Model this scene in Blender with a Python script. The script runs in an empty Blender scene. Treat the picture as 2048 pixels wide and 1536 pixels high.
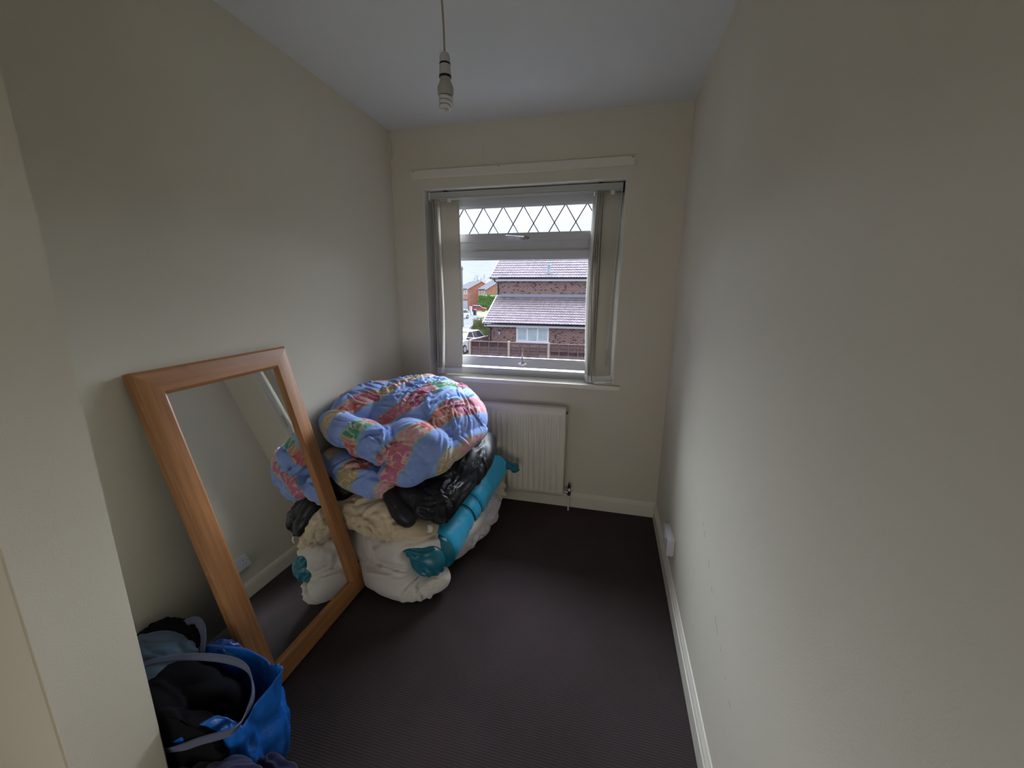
import bpy, bmesh, math, random
import numpy as np
from mathutils import Vector, Matrix, Euler, noise
random.seed(7)
sc = bpy.context.scene
C = sc.collection
PI = math.pi
W, H = 1.7345, 2.35          # room width, ceiling height (metres); end wall is the plane y = 0
GZ = -2.6                    # the street outside (this is an upstairs room)

# ------------------------------------------------------------------ camera
cam_d = bpy.data.cameras.new('camera')
cam = bpy.data.objects.new('camera', cam_d); C.objects.link(cam); sc.camera = cam
YAW, PITCH, ROLL, FPX = -0.239281, -0.221241, 0.00841671, 794.694
fw = Vector((math.sin(YAW)*math.cos(PITCH), math.cos(YAW)*math.cos(PITCH), math.sin(PITCH)))
rt = Vector((math.cos(YAW), -math.sin(YAW), 0)); up = rt.cross(fw)
r2 = rt*math.cos(ROLL)+up*math.sin(ROLL); u2 = -rt*math.sin(ROLL)+up*math.cos(ROLL)
cam.matrix_world = Matrix(((r2.x, u2.x, -fw.x, 1.38373), (r2.y, u2.y, -fw.y, -2.44821), (r2.z, u2.z, -fw.z, 1.37732), (0, 0, 0, 1)))
cam_d.sensor_width = 36; cam_d.lens = FPX/2048*36; cam_d.clip_start = .02; cam_d.clip_end = 600

# ------------------------------------------------------------------ world: overcast sky
SKY_K = 1.0
world = bpy.data.worlds.new('overcast_sky'); sc.world = world; world.use_nodes = True
wn = world.node_tree.nodes; wl = world.node_tree.links; wn.clear()
def wnode(t, **k):
    n = wn.new(t)
    for a, b in k.items(): setattr(n, a, b)
    return n
tc = wnode('ShaderNodeTexCoord'); sx = wnode('ShaderNodeSeparateXYZ'); wl.new(tc.outputs['Generated'], sx.inputs[0])
mr = wnode('ShaderNodeMapRange'); mr.inputs['From Min'].default_value = 0; mr.inputs['From Max'].default_value = 1
mr.inputs['To Min'].default_value = 0.0; mr.inputs['To Max'].default_value = 1.0; wl.new(sx.outputs['Z'], mr.inputs['Value'])
cr = wnode('ShaderNodeValToRGB'); wl.new(mr.outputs[0], cr.inputs[0])
cr.color_ramp.elements[0].color = (0.60, 0.66, 0.72, 1); cr.color_ramp.elements[0].position = 0
cr.color_ramp.elements[1].color = (1.85, 1.98, 2.2, 1); cr.color_ramp.elements[1].position = 1
e = cr.color_ramp.elements.new(.25); e.color = (.78, .85, .93, 1)
mpn = wnode('ShaderNodeMapping'); mpn.inputs['Scale'].default_value = (1, 1, 3.5); wl.new(tc.outputs['Generated'], mpn.inputs[0])
nz = wnode('ShaderNodeTexNoise'); nz.inputs['Scale'].default_value = 3.5; nz.inputs['Detail'].default_value = 6; wl.new(mpn.outputs[0], nz.inputs[0])
m2 = wnode('ShaderNodeMapRange'); m2.inputs['From Min'].default_value = .3; m2.inputs['From Max'].default_value = .7
m2.inputs['To Min'].default_value = .88*SKY_K; m2.inputs['To Max'].default_value = 1.06*SKY_K; wl.new(nz.outputs[0], m2.inputs['Value'])
bg = wnode('ShaderNodeBackground'); wl.new(cr.outputs[0], bg.inputs[0]); wl.new(m2.outputs[0], bg.inputs[1])
wo = wnode('ShaderNodeOutputWorld'); wl.new(bg.outputs[0], wo.inputs[0])

# added fill lamp, out of view low behind the camera, brightens the bedding front
def area(name, loc, target, sx_, sy_, power, col):
    d = bpy.data.lights.new(name, 'AREA'); d.shape = 'RECTANGLE'; d.size = sx_; d.size_y = sy_; d.energy = power; d.color = col
    o = bpy.data.objects.new(name, d); C.objects.link(o); o.location = loc
    o.rotation_euler = (Vector(target)-Vector(loc)).to_track_quat('-Z', 'Y').to_euler(); return o
area('landing_fill', (.95, -3.45, .24), (.8, -1.0, .75), 1.3, .42, 5, (1, .955, .90))

# veiled sun behind the cloud on the window side: one very soft lamp
sd = bpy.data.lights.new('veiled_sun', 'SUN'); sd.energy = 22; sd.angle = math.radians(80); sd.color = (.83, .89, 1.0)
so = bpy.data.objects.new('veiled_sun', sd); C.objects.link(so); so.rotation_euler = (Vector((0, -1, -.95))).to_track_quat('-Z', 'Y').to_euler(); so.location = (0, 6, 8)
sc.view_settings.view_transform = 'Standard'; sc.view_settings.look = 'None'
sc.view_settings.gamma = 1; sc.view_settings.use_curve_mapping = False
sc.view_settings.exposure = 0.56
try:
    sc.cycles.max_bounces = 12; sc.cycles.diffuse_bounces = 8; sc.cycles.sample_clamp_indirect = 6
    sc.cycles.transparent_max_bounces = 16
except Exception: pass

# ------------------------------------------------------------------ materials
def srgb(r, g, b):
    f = lambda c: (c/255/12.92) if c/255 <= .04045 else ((c/255+.055)/1.055)**2.4
    return (f(r), f(g), f(b), 1)
class M:
    def __init__(s, name, col, rough=.8, spec=.3, metal=0, **k):
        s.m = bpy.data.materials.new(name); s.m.use_nodes = True; s.t = s.m.node_tree
        s.b = s.t.nodes['Principled BSDF']; s.b.inputs['Base Color'].default_value = (*col[:3], 1)
        s.b.inputs['Roughness'].default_value = rough; s.b.inputs['Metallic'].default_value = metal
        s.b.inputs['Specular IOR Level'].default_value = spec; s.col = col
        s.co = None
    def n(s, t, **k):
        n = s.t.nodes.new(t)
        for a, b in k.items(): setattr(n, a, b)
        return n
    def l(s, a, b): s.t.links.new(a, b)
    def coord(s, scale=(1, 1, 1), rot=(0, 0, 0)):
        if s.co is None: s.co = s.n('ShaderNodeTexCoord')
        mp = s.n('ShaderNodeMapping'); mp.inputs['Scale'].default_value = scale; mp.inputs['Rotation'].default_value = rot
        s.l(s.co.outputs['Object'], mp.inputs[0]); return mp.outputs[0]
    def noise(s, scale, detail=3, st=(1, 1, 1), rot=(0, 0, 0), dist=0):
        n = s.n('ShaderNodeTexNoise'); n.inputs['Scale'].default_value = scale; n.inputs['Detail'].default_value = detail
        n.inputs['Distortion'].default_value = dist; s.l(s.coord(st, rot), n.inputs['Vector']); return n.outputs['Fac']
    def rng(s, v, a, b, c, d):
        n = s.n('ShaderNodeMapRange'); s.l(v, n.inputs[0])
        for i, q in enumerate((a, b, c, d)): n.inputs[i+1].default_value = q
        return n.outputs[0]
    def mix(s, f, a, b, mode='MIX'):
        n = s.n('ShaderNodeMix', data_type='RGBA', blend_type=mode)
        if isinstance(f, (int, float)): n.inputs[0].default_value = f
        else: s.l(f, n.inputs[0])
        for i, q in ((6, a), (7, b)):
            if isinstance(q, (tuple, list)): n.inputs[i].default_value = (*q[:3], 1)
            else: s.l(q, n.inputs[i])
        return n.outputs[2]
    def math(s, op, a, b=0.0):
        n = s.n('ShaderNodeMath', operation=op)
        for i, q in ((0, a), (1, b)):
            if isinstance(q, (int, float)): n.inputs[i].default_value = q
            else: s.l(q, n.inputs[i])
        return n.outputs[0]
    def base(s, o): s.l(o, s.b.inputs['Base Color']); return s
    def bump(s, h, strength=.3, dist=.002):
        n = s.n('ShaderNodeBump'); n.inputs['Strength'].default_value = strength; n.inputs['Distance'].default_value = dist
        s.l(h, n.inputs['Height']); s.l(n.outputs[0], s.b.inputs['Normal']); return s
    def vary(s, scale, amt, detail=4, st=(1, 1, 1)):
        c = s.col; lo = tuple(q*(1-amt) for q in c[:3]); hi = tuple(min(1, q*(1+amt)) for q in c[:3])
        return s.base(s.mix(s.rng(s.noise(scale, detail, st), .3, .7, 0, 1), lo, hi))

def paint(name, col, bump=.25):
    m = M(name, col, .75, .25); m.vary(2.2, .025)
    m.bump(m.noise(230, 4), bump, .0012); return m.m
WALLC = (.68, .635, .525)
wall_m = paint('cream_wall_paint', WALLC)
reveal_m = paint('white_reveal_paint', (.78, .76, .69), .15)
ceil_m = paint('white_ceiling_paint', (.66, .67, .665), .3)
gloss_m = M('cream_gloss_paint', (.74, .70, .59), .35, .5).m
upvc_m = M('white_upvc', (.64, .65, .67), .35, .5).m
plastic_m = M('white_plastic', (.78, .78, .80), .35, .5).m
crack_m = M('dark_crack', (.12, .10, .08), .9).m

def carpet():
    m = M('brown_ribbed_carpet', (.035, .028, .026), .95, .1)
    n = m.noise(420, 3); big = m.noise(2.2, 4, dist=.6); red = m.noise(1.3, 3)
    c = m.mix(m.rng(n, .3, .75, 0, 1), (.028, .023, .023), (.085, .067, .067))
    c = m.mix(m.rng(big, .35, .7, 0, .55), c, (.080, .064, .065))
    c = m.mix(m.rng(red, .50, .70, 0, .35), c, (.105, .058, .070))
    fleck = m.n('ShaderNodeTexVoronoi'); fleck.inputs['Scale'].default_value = 60; m.l(m.coord(), fleck.inputs['Vector'])
    c = m.mix(m.rng(fleck.outputs['Distance'], .03, .07, .45, 0), c, (.16, .14, .13))
    w = m.n('ShaderNodeTexWave', wave_type='BANDS', bands_direction='Y'); w.inputs['Scale'].default_value = 38
    w.inputs['Distortion'].default_value = .8; w.inputs['Detail'].default_value = 2; m.l(m.coord(), w.inputs['Vector'])
    c = m.mix(m.rng(w.outputs['Fac'], 0, 1, .16, 0), c, (.012, .010, .010))
    m.base(c); h = m.math('ADD', m.math('MULTIPLY', w.outputs['Fac'], .35), n); m.bump(h, .7, .003); return m.m
carpet_m = carpet()

def wood():
    m = M('honey_stained_pine', (.45, .21, .075), .42, .4)
    g = m.noise(5, 6, (2, 2, 60)); g2 = m.noise(9, 5, (3, 3, 160)); kn = m.noise(3.2, 3, (1, 1, .8))
    return m, g, g2, kn
def wood_mat(name, axis):
    m = M(name, (.45, .21, .075), .40, .45)
    st = (3, 60, 60) if axis == 'X' else (60, 3, 60)
    g = m.noise(1.0, 6, st, dist=.4); kn = m.noise(5, 3, dist=1.0)
    c = m.mix(m.rng(g, .3, .7, 0, 1), (.30, .125, .042), (.46, .215, .080))
    c = m.mix(m.rng(kn, .62, .80, 0, .55), c, (.17, .07, .025))
    w = m.noise(14, 5, (1.5, 12, 1) if axis == 'X' else (12, 1.5, 1))
    c = m.mix(m.rng(w, .66, .78, 0, .5), c, (.68, .46, .28))
    m.base(c); m.bump(g, .25, .001); return m.m
wood_x = wood_mat('honey_stained_pine_rail', 'X'); wood_y = wood_mat('honey_stained_pine_stile', 'Y')
mirror_m = M('mirror_silver', (.90, .93, .91), .0, .5, 1).m
chrome_m = M('brushed_chrome', (.55, .55, .56), .25, .5, 1).m
black_m = M('black_plastic', (.015, .015, .017), .5).m
brass_m = M('tarnished_valve_metal', (.20, .18, .15), .4, .5, .8).m

def glass():
    m = bpy.data.materials.new('window_glass'); m.use_nodes = True; t = m.node_tree; t.nodes.clear()
    tr = t.nodes.new('ShaderNodeBsdfTransparent'); tr.inputs[0].default_value = (.97, .985, 1, 1)
    gl = t.nodes.new('ShaderNodeBsdfGlossy'); gl.inputs['Roughness'].default_value = .02
    fr = t.nodes.new('ShaderNodeFresnel'); fr.inputs[0].default_value = 1.22
    mx = t.nodes.new('ShaderNodeMixShader'); o = t.nodes.new('ShaderNodeOutputMaterial')
    t.links.new(fr.outputs[0], mx.inputs[0]); t.links.new(tr.outputs[0], mx.inputs[1]); t.links.new(gl.outputs[0], mx.inputs[2]); t.links.new(mx.outputs[0], o.inputs[0])
    return m
glass_m = glass()
def blind_fabric():
    m = M('cream_blind_fabric', (.64, .61, .53), .85, .15)
    m.bump(m.noise(500, 2), .15, .0006)
    t = m.t; out = [n for n in t.nodes if n.type == 'OUTPUT_MATERIAL'][0]
    tl = t.nodes.new('ShaderNodeBsdfTranslucent'); tl.inputs[0].default_value = (.56, .52, .43, 1)
    mx = t.nodes.new('ShaderNodeMixShader'); mx.inputs[0].default_value = .15
    t.links.new(m.b.outputs[0], mx.inputs[1]); t.links.new(tl.outputs[0], mx.inputs[2]); t.links.new(mx.outputs[0], out.inputs[0])
    return m.m
blind_m = blind_fabric()

# ------------------------------------------------------------------ mesh helpers
class MB:
    def __init__(s): s.v = []; s.f = []
    def add(s, vs, fs):
        k = len(s.v); s.v += [tuple(v) for v in vs]; s.f += [tuple(i+k for i in f) for f in fs]; return s
    def box(s, x0, x1, y0, y1, z0, z1, mat=None):
        vs = [Vector((x, y, z)) for z in (z0, z1) for x, y in ((x0, y0), (x1, y0), (x1, y1), (x0, y1))]
        if mat is not None: vs = [mat @ v for v in vs]
        return s.add(vs, [(3, 2, 1, 0), (4, 5, 6, 7), (0, 1, 5, 4), (1, 2, 6, 5), (2, 3, 7, 6), (3, 0, 4, 7)])
    def prism(s, prof, a, b, axis='X', cap=True):
        """closed profile (2D list) swept along an axis from a to b"""
        n = len(prof); vs = []
        for t in (a, b):
            for p, q in prof: vs.append({'X': (t, p, q), 'Y': (p, t, q), 'Z': (p, q, t)}[axis])
        fs = [(i, (i+1) % n, (i+1) % n+n, i+n) for i in range(n)]
        if cap: fs += [tuple(range(n))[::-1], tuple(range(n, 2*n))]
        return s.add(vs, fs)
    def tube(s, pts, r, seg=8, closed=False, flat=None):
        pts = [Vector(p) for p in pts]; n = len(pts); rs = r if isinstance(r, (list, tuple)) else [r]*n
        k0 = len(s.v); nrm = None
        for i, p in enumerate(pts):
            d = (pts[(i+1) % n]-pts[i-1]) if closed else (pts[min(i+1, n-1)]-pts[max(i-1, 0)])
            d.normalize()
            if nrm is None:
                nrm = Vector((0, 0, 1)) if abs(d.z) < .9 else Vector((1, 0, 0))
            nrm = (nrm-d*nrm.dot(d)).normalized(); bn = d.cross(nrm)
            for j in range(seg):
                a = 2*PI*j/seg; s.v.append(tuple(p+(nrm*math.cos(a)*(flat or 1)+bn*math.sin(a))*rs[i]))
        for i in range(n if closed else n-1):
            for j in range(seg):
                a = k0+i*seg+j; b = k0+i*seg+(j+1) % seg; c = k0+((i+1) % n)*seg+(j+1) % seg; d = k0+((i+1) % n)*seg+j
                s.f.append((a, b, c, d))
        if not closed:
            s.f.append(tuple(k0+j for j in range(seg))[::-1]); s.f.append(tuple(k0+(n-1)*seg+j for j in range(seg)))
        return s
    def lathe(s, prof, centre, seg=20, axis='Z'):
        pts = [Vector(centre)+Vector((0, 0, z)) for r, z in prof]
        k0 = len(s.v)
        for r, z in prof:
            for j in range(seg):
                a = 2*PI*j/seg; q = (r*math.cos(a), r*math.sin(a), z)
                if axis == 'X': q = (z, r*math.cos(a), r*math.sin(a))
                if axis == 'Y': q = (r*math.cos(a), z, r*math.sin(a))
                s.v.append(tuple(Vector(centre)+Vector(q)))
        for i in range(len(prof)-1):
            for j in range(seg):
                s.f.append((k0+i*seg+j, k0+i*seg+(j+1) % seg, k0+(i+1)*seg+(j+1) % seg, k0+(i+1)*seg+j))
        s.f.append(tuple(k0+j for j in range(seg))[::-1]); s.f.append(tuple(k0+(len(prof)-1)*seg+j for j in range(seg)))
        return s
    def build(s, name, mat, parent=None, smooth=False, bevel=0, origin=None):
        me = bpy.data.meshes.new(name); me.from_pydata(s.v, [], s.f); me.update()
        bm = bmesh.new(); bm.from_mesh(me); bmesh.ops.recalc_face_normals(bm, faces=bm.faces)
        if bevel: bmesh.ops.bevel(bm, geom=[e for e in bm.edges if len(e.link_faces) == 2 and e.calc_face_angle(0) > .5], offset=bevel, segments=2, affect='EDGES', clamp_overlap=True)
        bm.to_mesh(me); bm.free()
        return link(name, me, mat, parent, smooth)
def link(name, me, mat, parent=None, smooth=False):
    if mat is not None and not me.materials: me.materials.append(mat)
    if smooth:
        for p in me.polygons: p.use_smooth = True
    o = bpy.data.objects.new(name, me); C.objects.link(o)
    if parent is not None: o.parent = parent
    return o
def auto(o, ang=35):
    me = o.data
    for p in me.polygons: p.use_smooth = True
    me.set_sharp_from_angle(angle=math.radians(ang)); return o
def tag(o, label, cat, group=None, kind=None):
    if label: o['label'] = label
    if cat: o['category'] = cat
    if group: o['group'] = group
    if kind: o['kind'] = kind
    return o
def empty(name, loc, label, cat, group=None, rz=0):
    o = bpy.data.objects.new(name, None); C.objects.link(o); o.location = loc; o.rotation_euler = (0, 0, rz); o.empty_display_size = .05
    return tag(o, label, cat, group)
def adopt(o, root):
    """parent o (built in world coordinates) to root placed at a location"""
    o.parent = root; bpy.context.view_layer.update(); o.matrix_parent_inverse = root.matrix_world.inverted(); return o
def struct(o): o['kind'] = 'structure'; return o
def shift(root, *parts):
    bpy.context.view_layer.update()
    inv = root.matrix_world.inverted()
    for o in parts:
        o.data.transform(inv); o.parent = root
def copy_tree(o, parent=None):
    c = o.copy(); C.objects.link(c)
    if parent is not None: c.parent = parent
    for ch in list(o.children): copy_tree(ch, c)
    return c

# ------------------------------------------------------------------ room shell
RX0, RX1, RZ0, RZ1 = .212, 1.424, .84, 2.008       # window opening
T = .28
NX, NY0, NY1 = .33, -2.05, -1.887                   # nib wall end and its two faces
BY = -3.6
struct(MB().box(-1.0, W, BY, 0, -.1, 0).build('floor', carpet_m))
struct(MB().box(-1.1, W+.12, BY, T, H, H+.1).build('ceiling', ceil_m))
we = MB().box(-.12, RX0, 0, T, -.1, H).box(RX1, W+.12, 0, T, -.1, H).box(RX0, RX1, 0, T, -.1, RZ0-.02).box(RX0, RX1, 0, T, RZ1, H)
wend = struct(we.build('wall_end', wall_m))
struct(MB().box(-.12, 0, NY1, 0, -.1, H).build('wall_left', wall_m))
wright = struct(MB().box(W, W+.12, BY, 0, -.1, H).build('wall_right', wall_m))
struct(MB().box(-1.0, NX, NY0, NY1, 0, H).build('wall_front', wall_m, bevel=.004))
struct(MB().box(-1.1, -1.0, BY, NY1, -.1, H).build('wall_landing_side', wall_m))
struct(MB().box(-1.1, W+.12, BY-.1, BY, -.1, H).build('wall_landing_back', wall_m))
# hairline cracks in the plaster
def crack(pts, r, parent, n=26, jit=.003, gaps=.35, lift=Vector((0, 0, 0)), seed=1):
    rnd = random.Random(seed); mb = MB(); P = []
    pts = [Vector(p) for p in pts]
    for i in range(len(pts)-1):
        for k in range(n):
            P.append(pts[i].lerp(pts[i+1], k/n))
    cur = []
    for p in P:
        q = p+Vector((0 if abs(lift.x) else rnd.uniform(-jit, jit), 0 if abs(lift.y) else rnd.uniform(-jit, jit), rnd.uniform(-jit, jit)))
        if rnd.random() < gaps:
            if len(cur) > 1: mb.tube(cur, r, 4)
            cur = []
        else: cur.append(q+lift)
    if len(cur) > 1: mb.tube(cur, r, 4)
    return mb.build('plaster_crack', crack_m, parent)
crack([(W, -1.10, .62), (W, -1.36, .45), (W, -1.56, .36)], .0007, wright, n=30, gaps=.42, lift=Vector((.0003, 0, 0)))
crack([(.60, 0, 2.215), (.604, 0, 2.095)], .0006, wend, n=14, jit=.0015, gaps=.05, lift=Vector((0, .0002, 0)), seed=3)
crack([(.012, 0, 2.20), (.010, 0, 2.30)], .0010, wend, n=12, jit=.001, gaps=.1, lift=Vector((0, .0002, 0)), seed=4)

def skirting(name, axis, a, b, off, sgn):
    prof = [(0, 0), (.017, 0), (.017, .068), (.0135, .070), (.0125, .073), (.014, .076), (.013, .080), (.010, .085), (.006, .090), (.0045, .097), (.003, .0985), (0, .0985)]
    p = [(off+sgn*d, z) for d, z in prof]
    return struct(auto(MB().prism(p, a, b, axis).build(name, gloss_m), 50))
skirting('baseboard_end', 'X', 0, W, 0, -1)
skirting('baseboard_right', 'Y', BY, 0, W, -1)
skirting('baseboard_left', 'Y', NY1, 0, 0, 1)

# window reveals (white painted) and sill
FY = .125
rv = MB().box(RX0, RX0+.004, 0.001, FY, RZ0, RZ1).box(RX1-.004, RX1, .001, FY, RZ0, RZ1).box(RX0, RX1, .001, FY, RZ1-.004, RZ1)
struct(rv.build('trim_1', reveal_m))
win = bpy.data.objects.new('window_1', None); C.objects.link(win); win.location = (.818, FY, RZ0); win['kind'] = 'structure'
win['label'] = 'white plastic casement window with a diamond leaded fanlight above the radiator'
bpy.context.view_layer.update()
sill = MB().box(RX0-.035, RX1+.035, -.032, .0, RZ0-.024, RZ0).box(RX0, RX1, -.001, FY+.02, RZ0-.024, RZ0).build('window_sill', gloss_m)
def W_(o): shift(win, o); return o
W_(sill)
def ringbox(mb, x0, x1, z0, z1, w, y0, y1, wt=None, wb=None):
    wt = wt or w; wb = wb or w
    mb.box(x0, x0+w, y0, y1, z0, z1); mb.box(x1-w, x1, y0, y1, z0, z1)
    mb.box(x0+w, x1-w, y0, y1, z0, z0+wb); mb.box(x0+w, x1-w, y0, y1, z1-wt, z1); return mb
fr = ringbox(MB(), RX0+.004, RX1-.004, RZ0, RZ1-.004, .045, FY, FY+.07)
fr.box(RX0+.049, RX1-.049, FY, FY+.07, 1.648, 1.712)
W_(fr.build('window_frame', upvc_m, bevel=.003))
def sash(name, x0, x1, z0, z1, w, wt, wb, lab):
    s = ringbox(MB(), x0, x1, z0, z1, w, FY-.018, FY+.05, wt, wb).build(name, upvc_m, bevel=.004); W_(s)
    s2 = ringbox(MB(), x0+w-.002, x1-w+.002, z0+wb-.002, z1-wt+.002, .009, FY-.008, FY+.02).build('glazing_bead', upvc_m, bevel=.003); shift(win, s2)
    s2.parent = s; s['label'] = lab
    return s
fan = sash('fanlight_sash', RX0+.03, RX1-.03, 1.706, 1.995, .055, .080, .043, 'narrow top opening sash with diamond leading')
low = sash('casement_sash', RX0+.03, RX1-.03, .900, 1.650, .055, .050, .058, 'large lower opening sash')
GX0, GX1 = RX0+.085, RX1-.085
def pane(z0, z1, parent):
    o = MB().box(GX0-.01, GX1+.01, FY+.006, FY+.010, z0-.01, z1+.01).build('pane', glass_m); shift(win, o); o.parent = parent; return o
pane(1.747, 1.917, fan); pane(.956, 1.602, low)
lead_m = M('dull_lead', (.13, .13, .17), .5, .4, .4).m
zt, zb = 1.915, 1.749; p_ = .1300; hh = .105; x0_ = .429 - p_*2
for k in range(-2, 11):
    for sg in (1, -1):
        xa = x0_+k*p_
        # strip from the apex at the top edge running down-right or down-left
        z2 = zb; xb = xa+sg*(zt-zb)/hh*(p_/2)
        a = Vector((xa, zt)); b = Vector((xb, zb))
        if min(a.x, b.x) > GX1 or max(a.x, b.x) < GX0: continue
        def clip(a, b):
            pts = [a, b]
            for lim, s_ in ((GX0, 1), (GX1, -1)):
                o = []
                for q, w_ in ((pts[0], pts[1]), (pts[1], pts[0])):
                    if (q.x-lim)*s_ < 0:
                        t = (lim-w_.x)/(q.x-w_.x); q = w_+(q-w_)*t
                    o.append(q)
                pts = o
            return pts
        a, b = clip(a, b); d = (b-a)
        if d.length < .01: continue
        d.normalize(); n = Vector((-d.y, d.x))*.0028
        vs = []
        for y in (FY+.002, FY+.006):
            for q in (a-n, a+n, b+n, b-n): vs.append((q.x, y, q.y))
        o = MB().add(vs, [(0, 1, 2, 3), (7, 6, 5, 4), (0, 4, 5, 1), (1, 5, 6, 2), (2, 6, 7, 3), (3, 7, 4, 0)]).build('lead_strip', lead_m)
        shift(win, o); o.parent = fan
def handle(cx, cz, parent, dirv, L):
    """window fastener: oval base plate, boss and a bent lever"""
    y = FY-.018; mb = MB()
    prof = []
    for i in range(20):
        a = 2*PI*i/20; prof.append((cx+math.cos(a)*.030, cz+math.sin(a)*.011))
    vs = [(p, y-.006, q) for p, q in prof]+[(p, y+.001, q) for p, q in prof]
    n = 20; mb.add(vs, [tuple(range(n)), tuple(range(n, 2*n))[::-1]]+[(i, (i+1) % n, (i+1) % n+n, i+n) for i in range(n)])
    o = auto(mb.build('handle_plate', chrome_m)); shift(win, o); o.parent = parent; o['label'] = 'chrome handle plate'
    d = Vector((dirv[0], 0, dirv[1]))
    c = Vector((cx, y, cz))
    mb = MB().lathe([(.011, -.022), (.011, -.004)], c, 14, 'Y')
    mb.tube([c+Vector((0, -.020, 0)), c+Vector((0, -.026, 0))+d*.015, c+Vector((0, -.030, 0))+d*L*.5, c+Vector((0, -.034, 0))+d*L*.85, c+Vector((0, -.030, 0))+d*L],
            [.010, .0085, .0065, .0065, .005], 10, flat=.7)
    o = auto(mb.build('handle_lever', chrome_m), 50); shift(win, o); o.parent = parent; o['label'] = 'chrome lever handle'
handle(.835, 1.722, fan, (-.995, .10), .115)
handle(.832, .930, low, (.05, 1), .115)

# ------------------------------------------------------------------ batten over the window
bt = MB().box(.143, 1.463, -.018, 0, 2.064, 2.111).build('curtain_batten', gloss_m, bevel=.002)
tag(bt, 'cream painted wooden batten screwed to the wall above the window', 'batten')
for x, z in ((.156, 2.103), (.70, 2.105), (1.448, 2.103)):
    s = MB().lathe([(.0035, -.0195), (.0035, -.016)], (x, 0, z), 10, 'Y').build('screw', brass_m); s.parent = bt

# ------------------------------------------------------------------ vertical blind
BYC = .062
vb = empty('vertical_blind', (.82, BYC, 1.99), 'cream fabric vertical blind drawn open to both sides of the window', 'blind')
hr = MB().box(.236, 1.408, BYC-.022, BYC+.022, 1.963, 1.996)
hr.box(.236, 1.408, BYC-.0225, BYC-.010, 1.957, 1.963).box(.236, 1.408, BYC+.010, BYC+.0225, 1.957, 1.963)
hro = hr.build('headrail', M('grey_white_aluminium', (.50, .50, .47), .4, .5).m, bevel=.002)
shift(vb, hro)
ec = MB().box(1.408, 1.416, BYC-.024, BYC+.024, 1.950, 1.998).build('end_cap', black_m); shift(vb, ec); ec['label'] = 'dark end cap'
ec = MB().box(.228, .236, BYC-.024, BYC+.024, 1.950, 1.998).build('end_cap', plastic_m); shift(vb, ec)
for x in (.34, 1.285):
    o = MB().box(x-.012, x+.012, BYC-.02, BYC+.02, 1.996, 2.003).build('bracket', black_m); shift(vb, o)
def slat(x, y, ang, w, bow, twist, seed):
    """a hanging fabric strip of real thickness: angle about the vertical, gentle bow and twist towards the hem"""
    rnd = random.Random(seed); nz_ = 22; nx = 6; th = .0007
    z1, z0 = 1.948, .868; vs = []; fs = []
    for side in (1, -1):
        for i in range(nz_+1):
            t = i/nz_; z = z1+(z0-z1)*t
            a = ang+twist*t*t; ox = bow*math.sin(PI*t*.9)+.003*math.sin(t*7+seed); oy = .004*math.sin(t*5+seed*2)
            for j in range(nx+1):
                u = (j/nx-.5)*w; c = .004*math.cos(u/w*PI)
                px = x+ox+u*math.cos(a)-(c+side*th)*math.sin(a); py = y+oy+u*math.sin(a)+(c+side*th)*math.cos(a)
                vs.append((px, py, z))
    N = (nz_+1)*(nx+1)
    for i in range(nz_):
        for j in range(nx):
            a_ = i*(nx+1)+j; q = (a_, a_+1, a_+nx+2, a_+nx+1); fs.append(q[::-1]); fs.append(tuple(k+N for k in q))
    for i in range(nz_):
        for j in (0, nx):
            a_ = i*(nx+1)+j; b_ = a_+nx+1; fs.append((a_, b_, b_+N, a_+N))
    for j in range(nx):
        for i in (0, nz_):
            a_ = i*(nx+1)+j; fs.append((a_, a_+1, a_+1+N, a_+N))
    o = MB().add(vs, fs).build('slat', blind_m, smooth=True); shift(vb, o)
    a = ang+twist; ox = bow*math.sin(PI*.9)+.003*math.sin(7+seed); oy = .004*math.sin(5+seed*2)
    Mx = Matrix.Translation((x+ox, y+oy, 0)) @ Matrix.Rotation(a, 4, 'Z')
    wt = MB().box(-w/2, w/2, -.0022, .0052, .850, .888, Mx).build('slat_weight', plastic_m, bevel=.001); shift(vb, wt); wt.parent = o
    h = MB().box(-.011, .011, -.0025, .0055, 1.936, 1.957, Matrix.Translation((x, y, 0)) @ Matrix.Rotation(ang, 4, 'Z')).build('slat_hanger', plastic_m); shift(vb, h); h.parent = o
    return (x+ox, y+oy, a, w)
ends = []
for i, x in enumerate((.268, .278, .288, .298)):
    ends.append(slat(x, BYC, math.radians(84-i*2), .094, .010, .03*(i-2), i))
e1 = slat(.362, BYC-.014, math.radians(6), .125, .008, -.05, 9)
endsr = []
for i, x in enumerate((1.253, 1.266, 1.279, 1.292, 1.304)):
    endsr.append(slat(x, BYC, math.radians(108-i*2), .098, -.008, .03*(i-2), 20+i))
e2 = slat(1.352, BYC-.012, math.radians(14), .124, -.012, .22, 31)
def chain_between(A, B, side):
    def endp(E): return Vector((E[0]+side*E[3]/2*math.cos(E[2]), E[1]+side*E[3]/2*math.sin(E[2]), .869))
    a, b = endp(A), endp(B); mb = MB(); n = 9; pts = []
    for i in range(n+1):
        t = i/n; p = a.lerp(b, t); p.z -= .020*math.sin(PI*t)*1.0; p.y -= .004*math.sin(PI*t); pts.append(p)
    mb.tube(pts, .0012, 5)
    for p in pts: mb.lathe([(.0004, -.002), (.0021, 0), (.0004, .002)], p, 6)
    o = mb.build('bead_chain', plastic_m); shift(vb, o)
for grp in (ends+[e1], endsr+[e2]):
    for k in range(len(grp)-1):
        for sd in (1, -1): chain_between(grp[k], grp[k+1], sd)
o = MB().box(1.366, 1.382, BYC-.068, BYC-.060, .955, 1.060).build('cord_weight', M('beige_plastic', (.45, .43, .36), .5).m, bevel=.003); shift(vb, o); o['label'] = 'beige cord weight'
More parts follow.
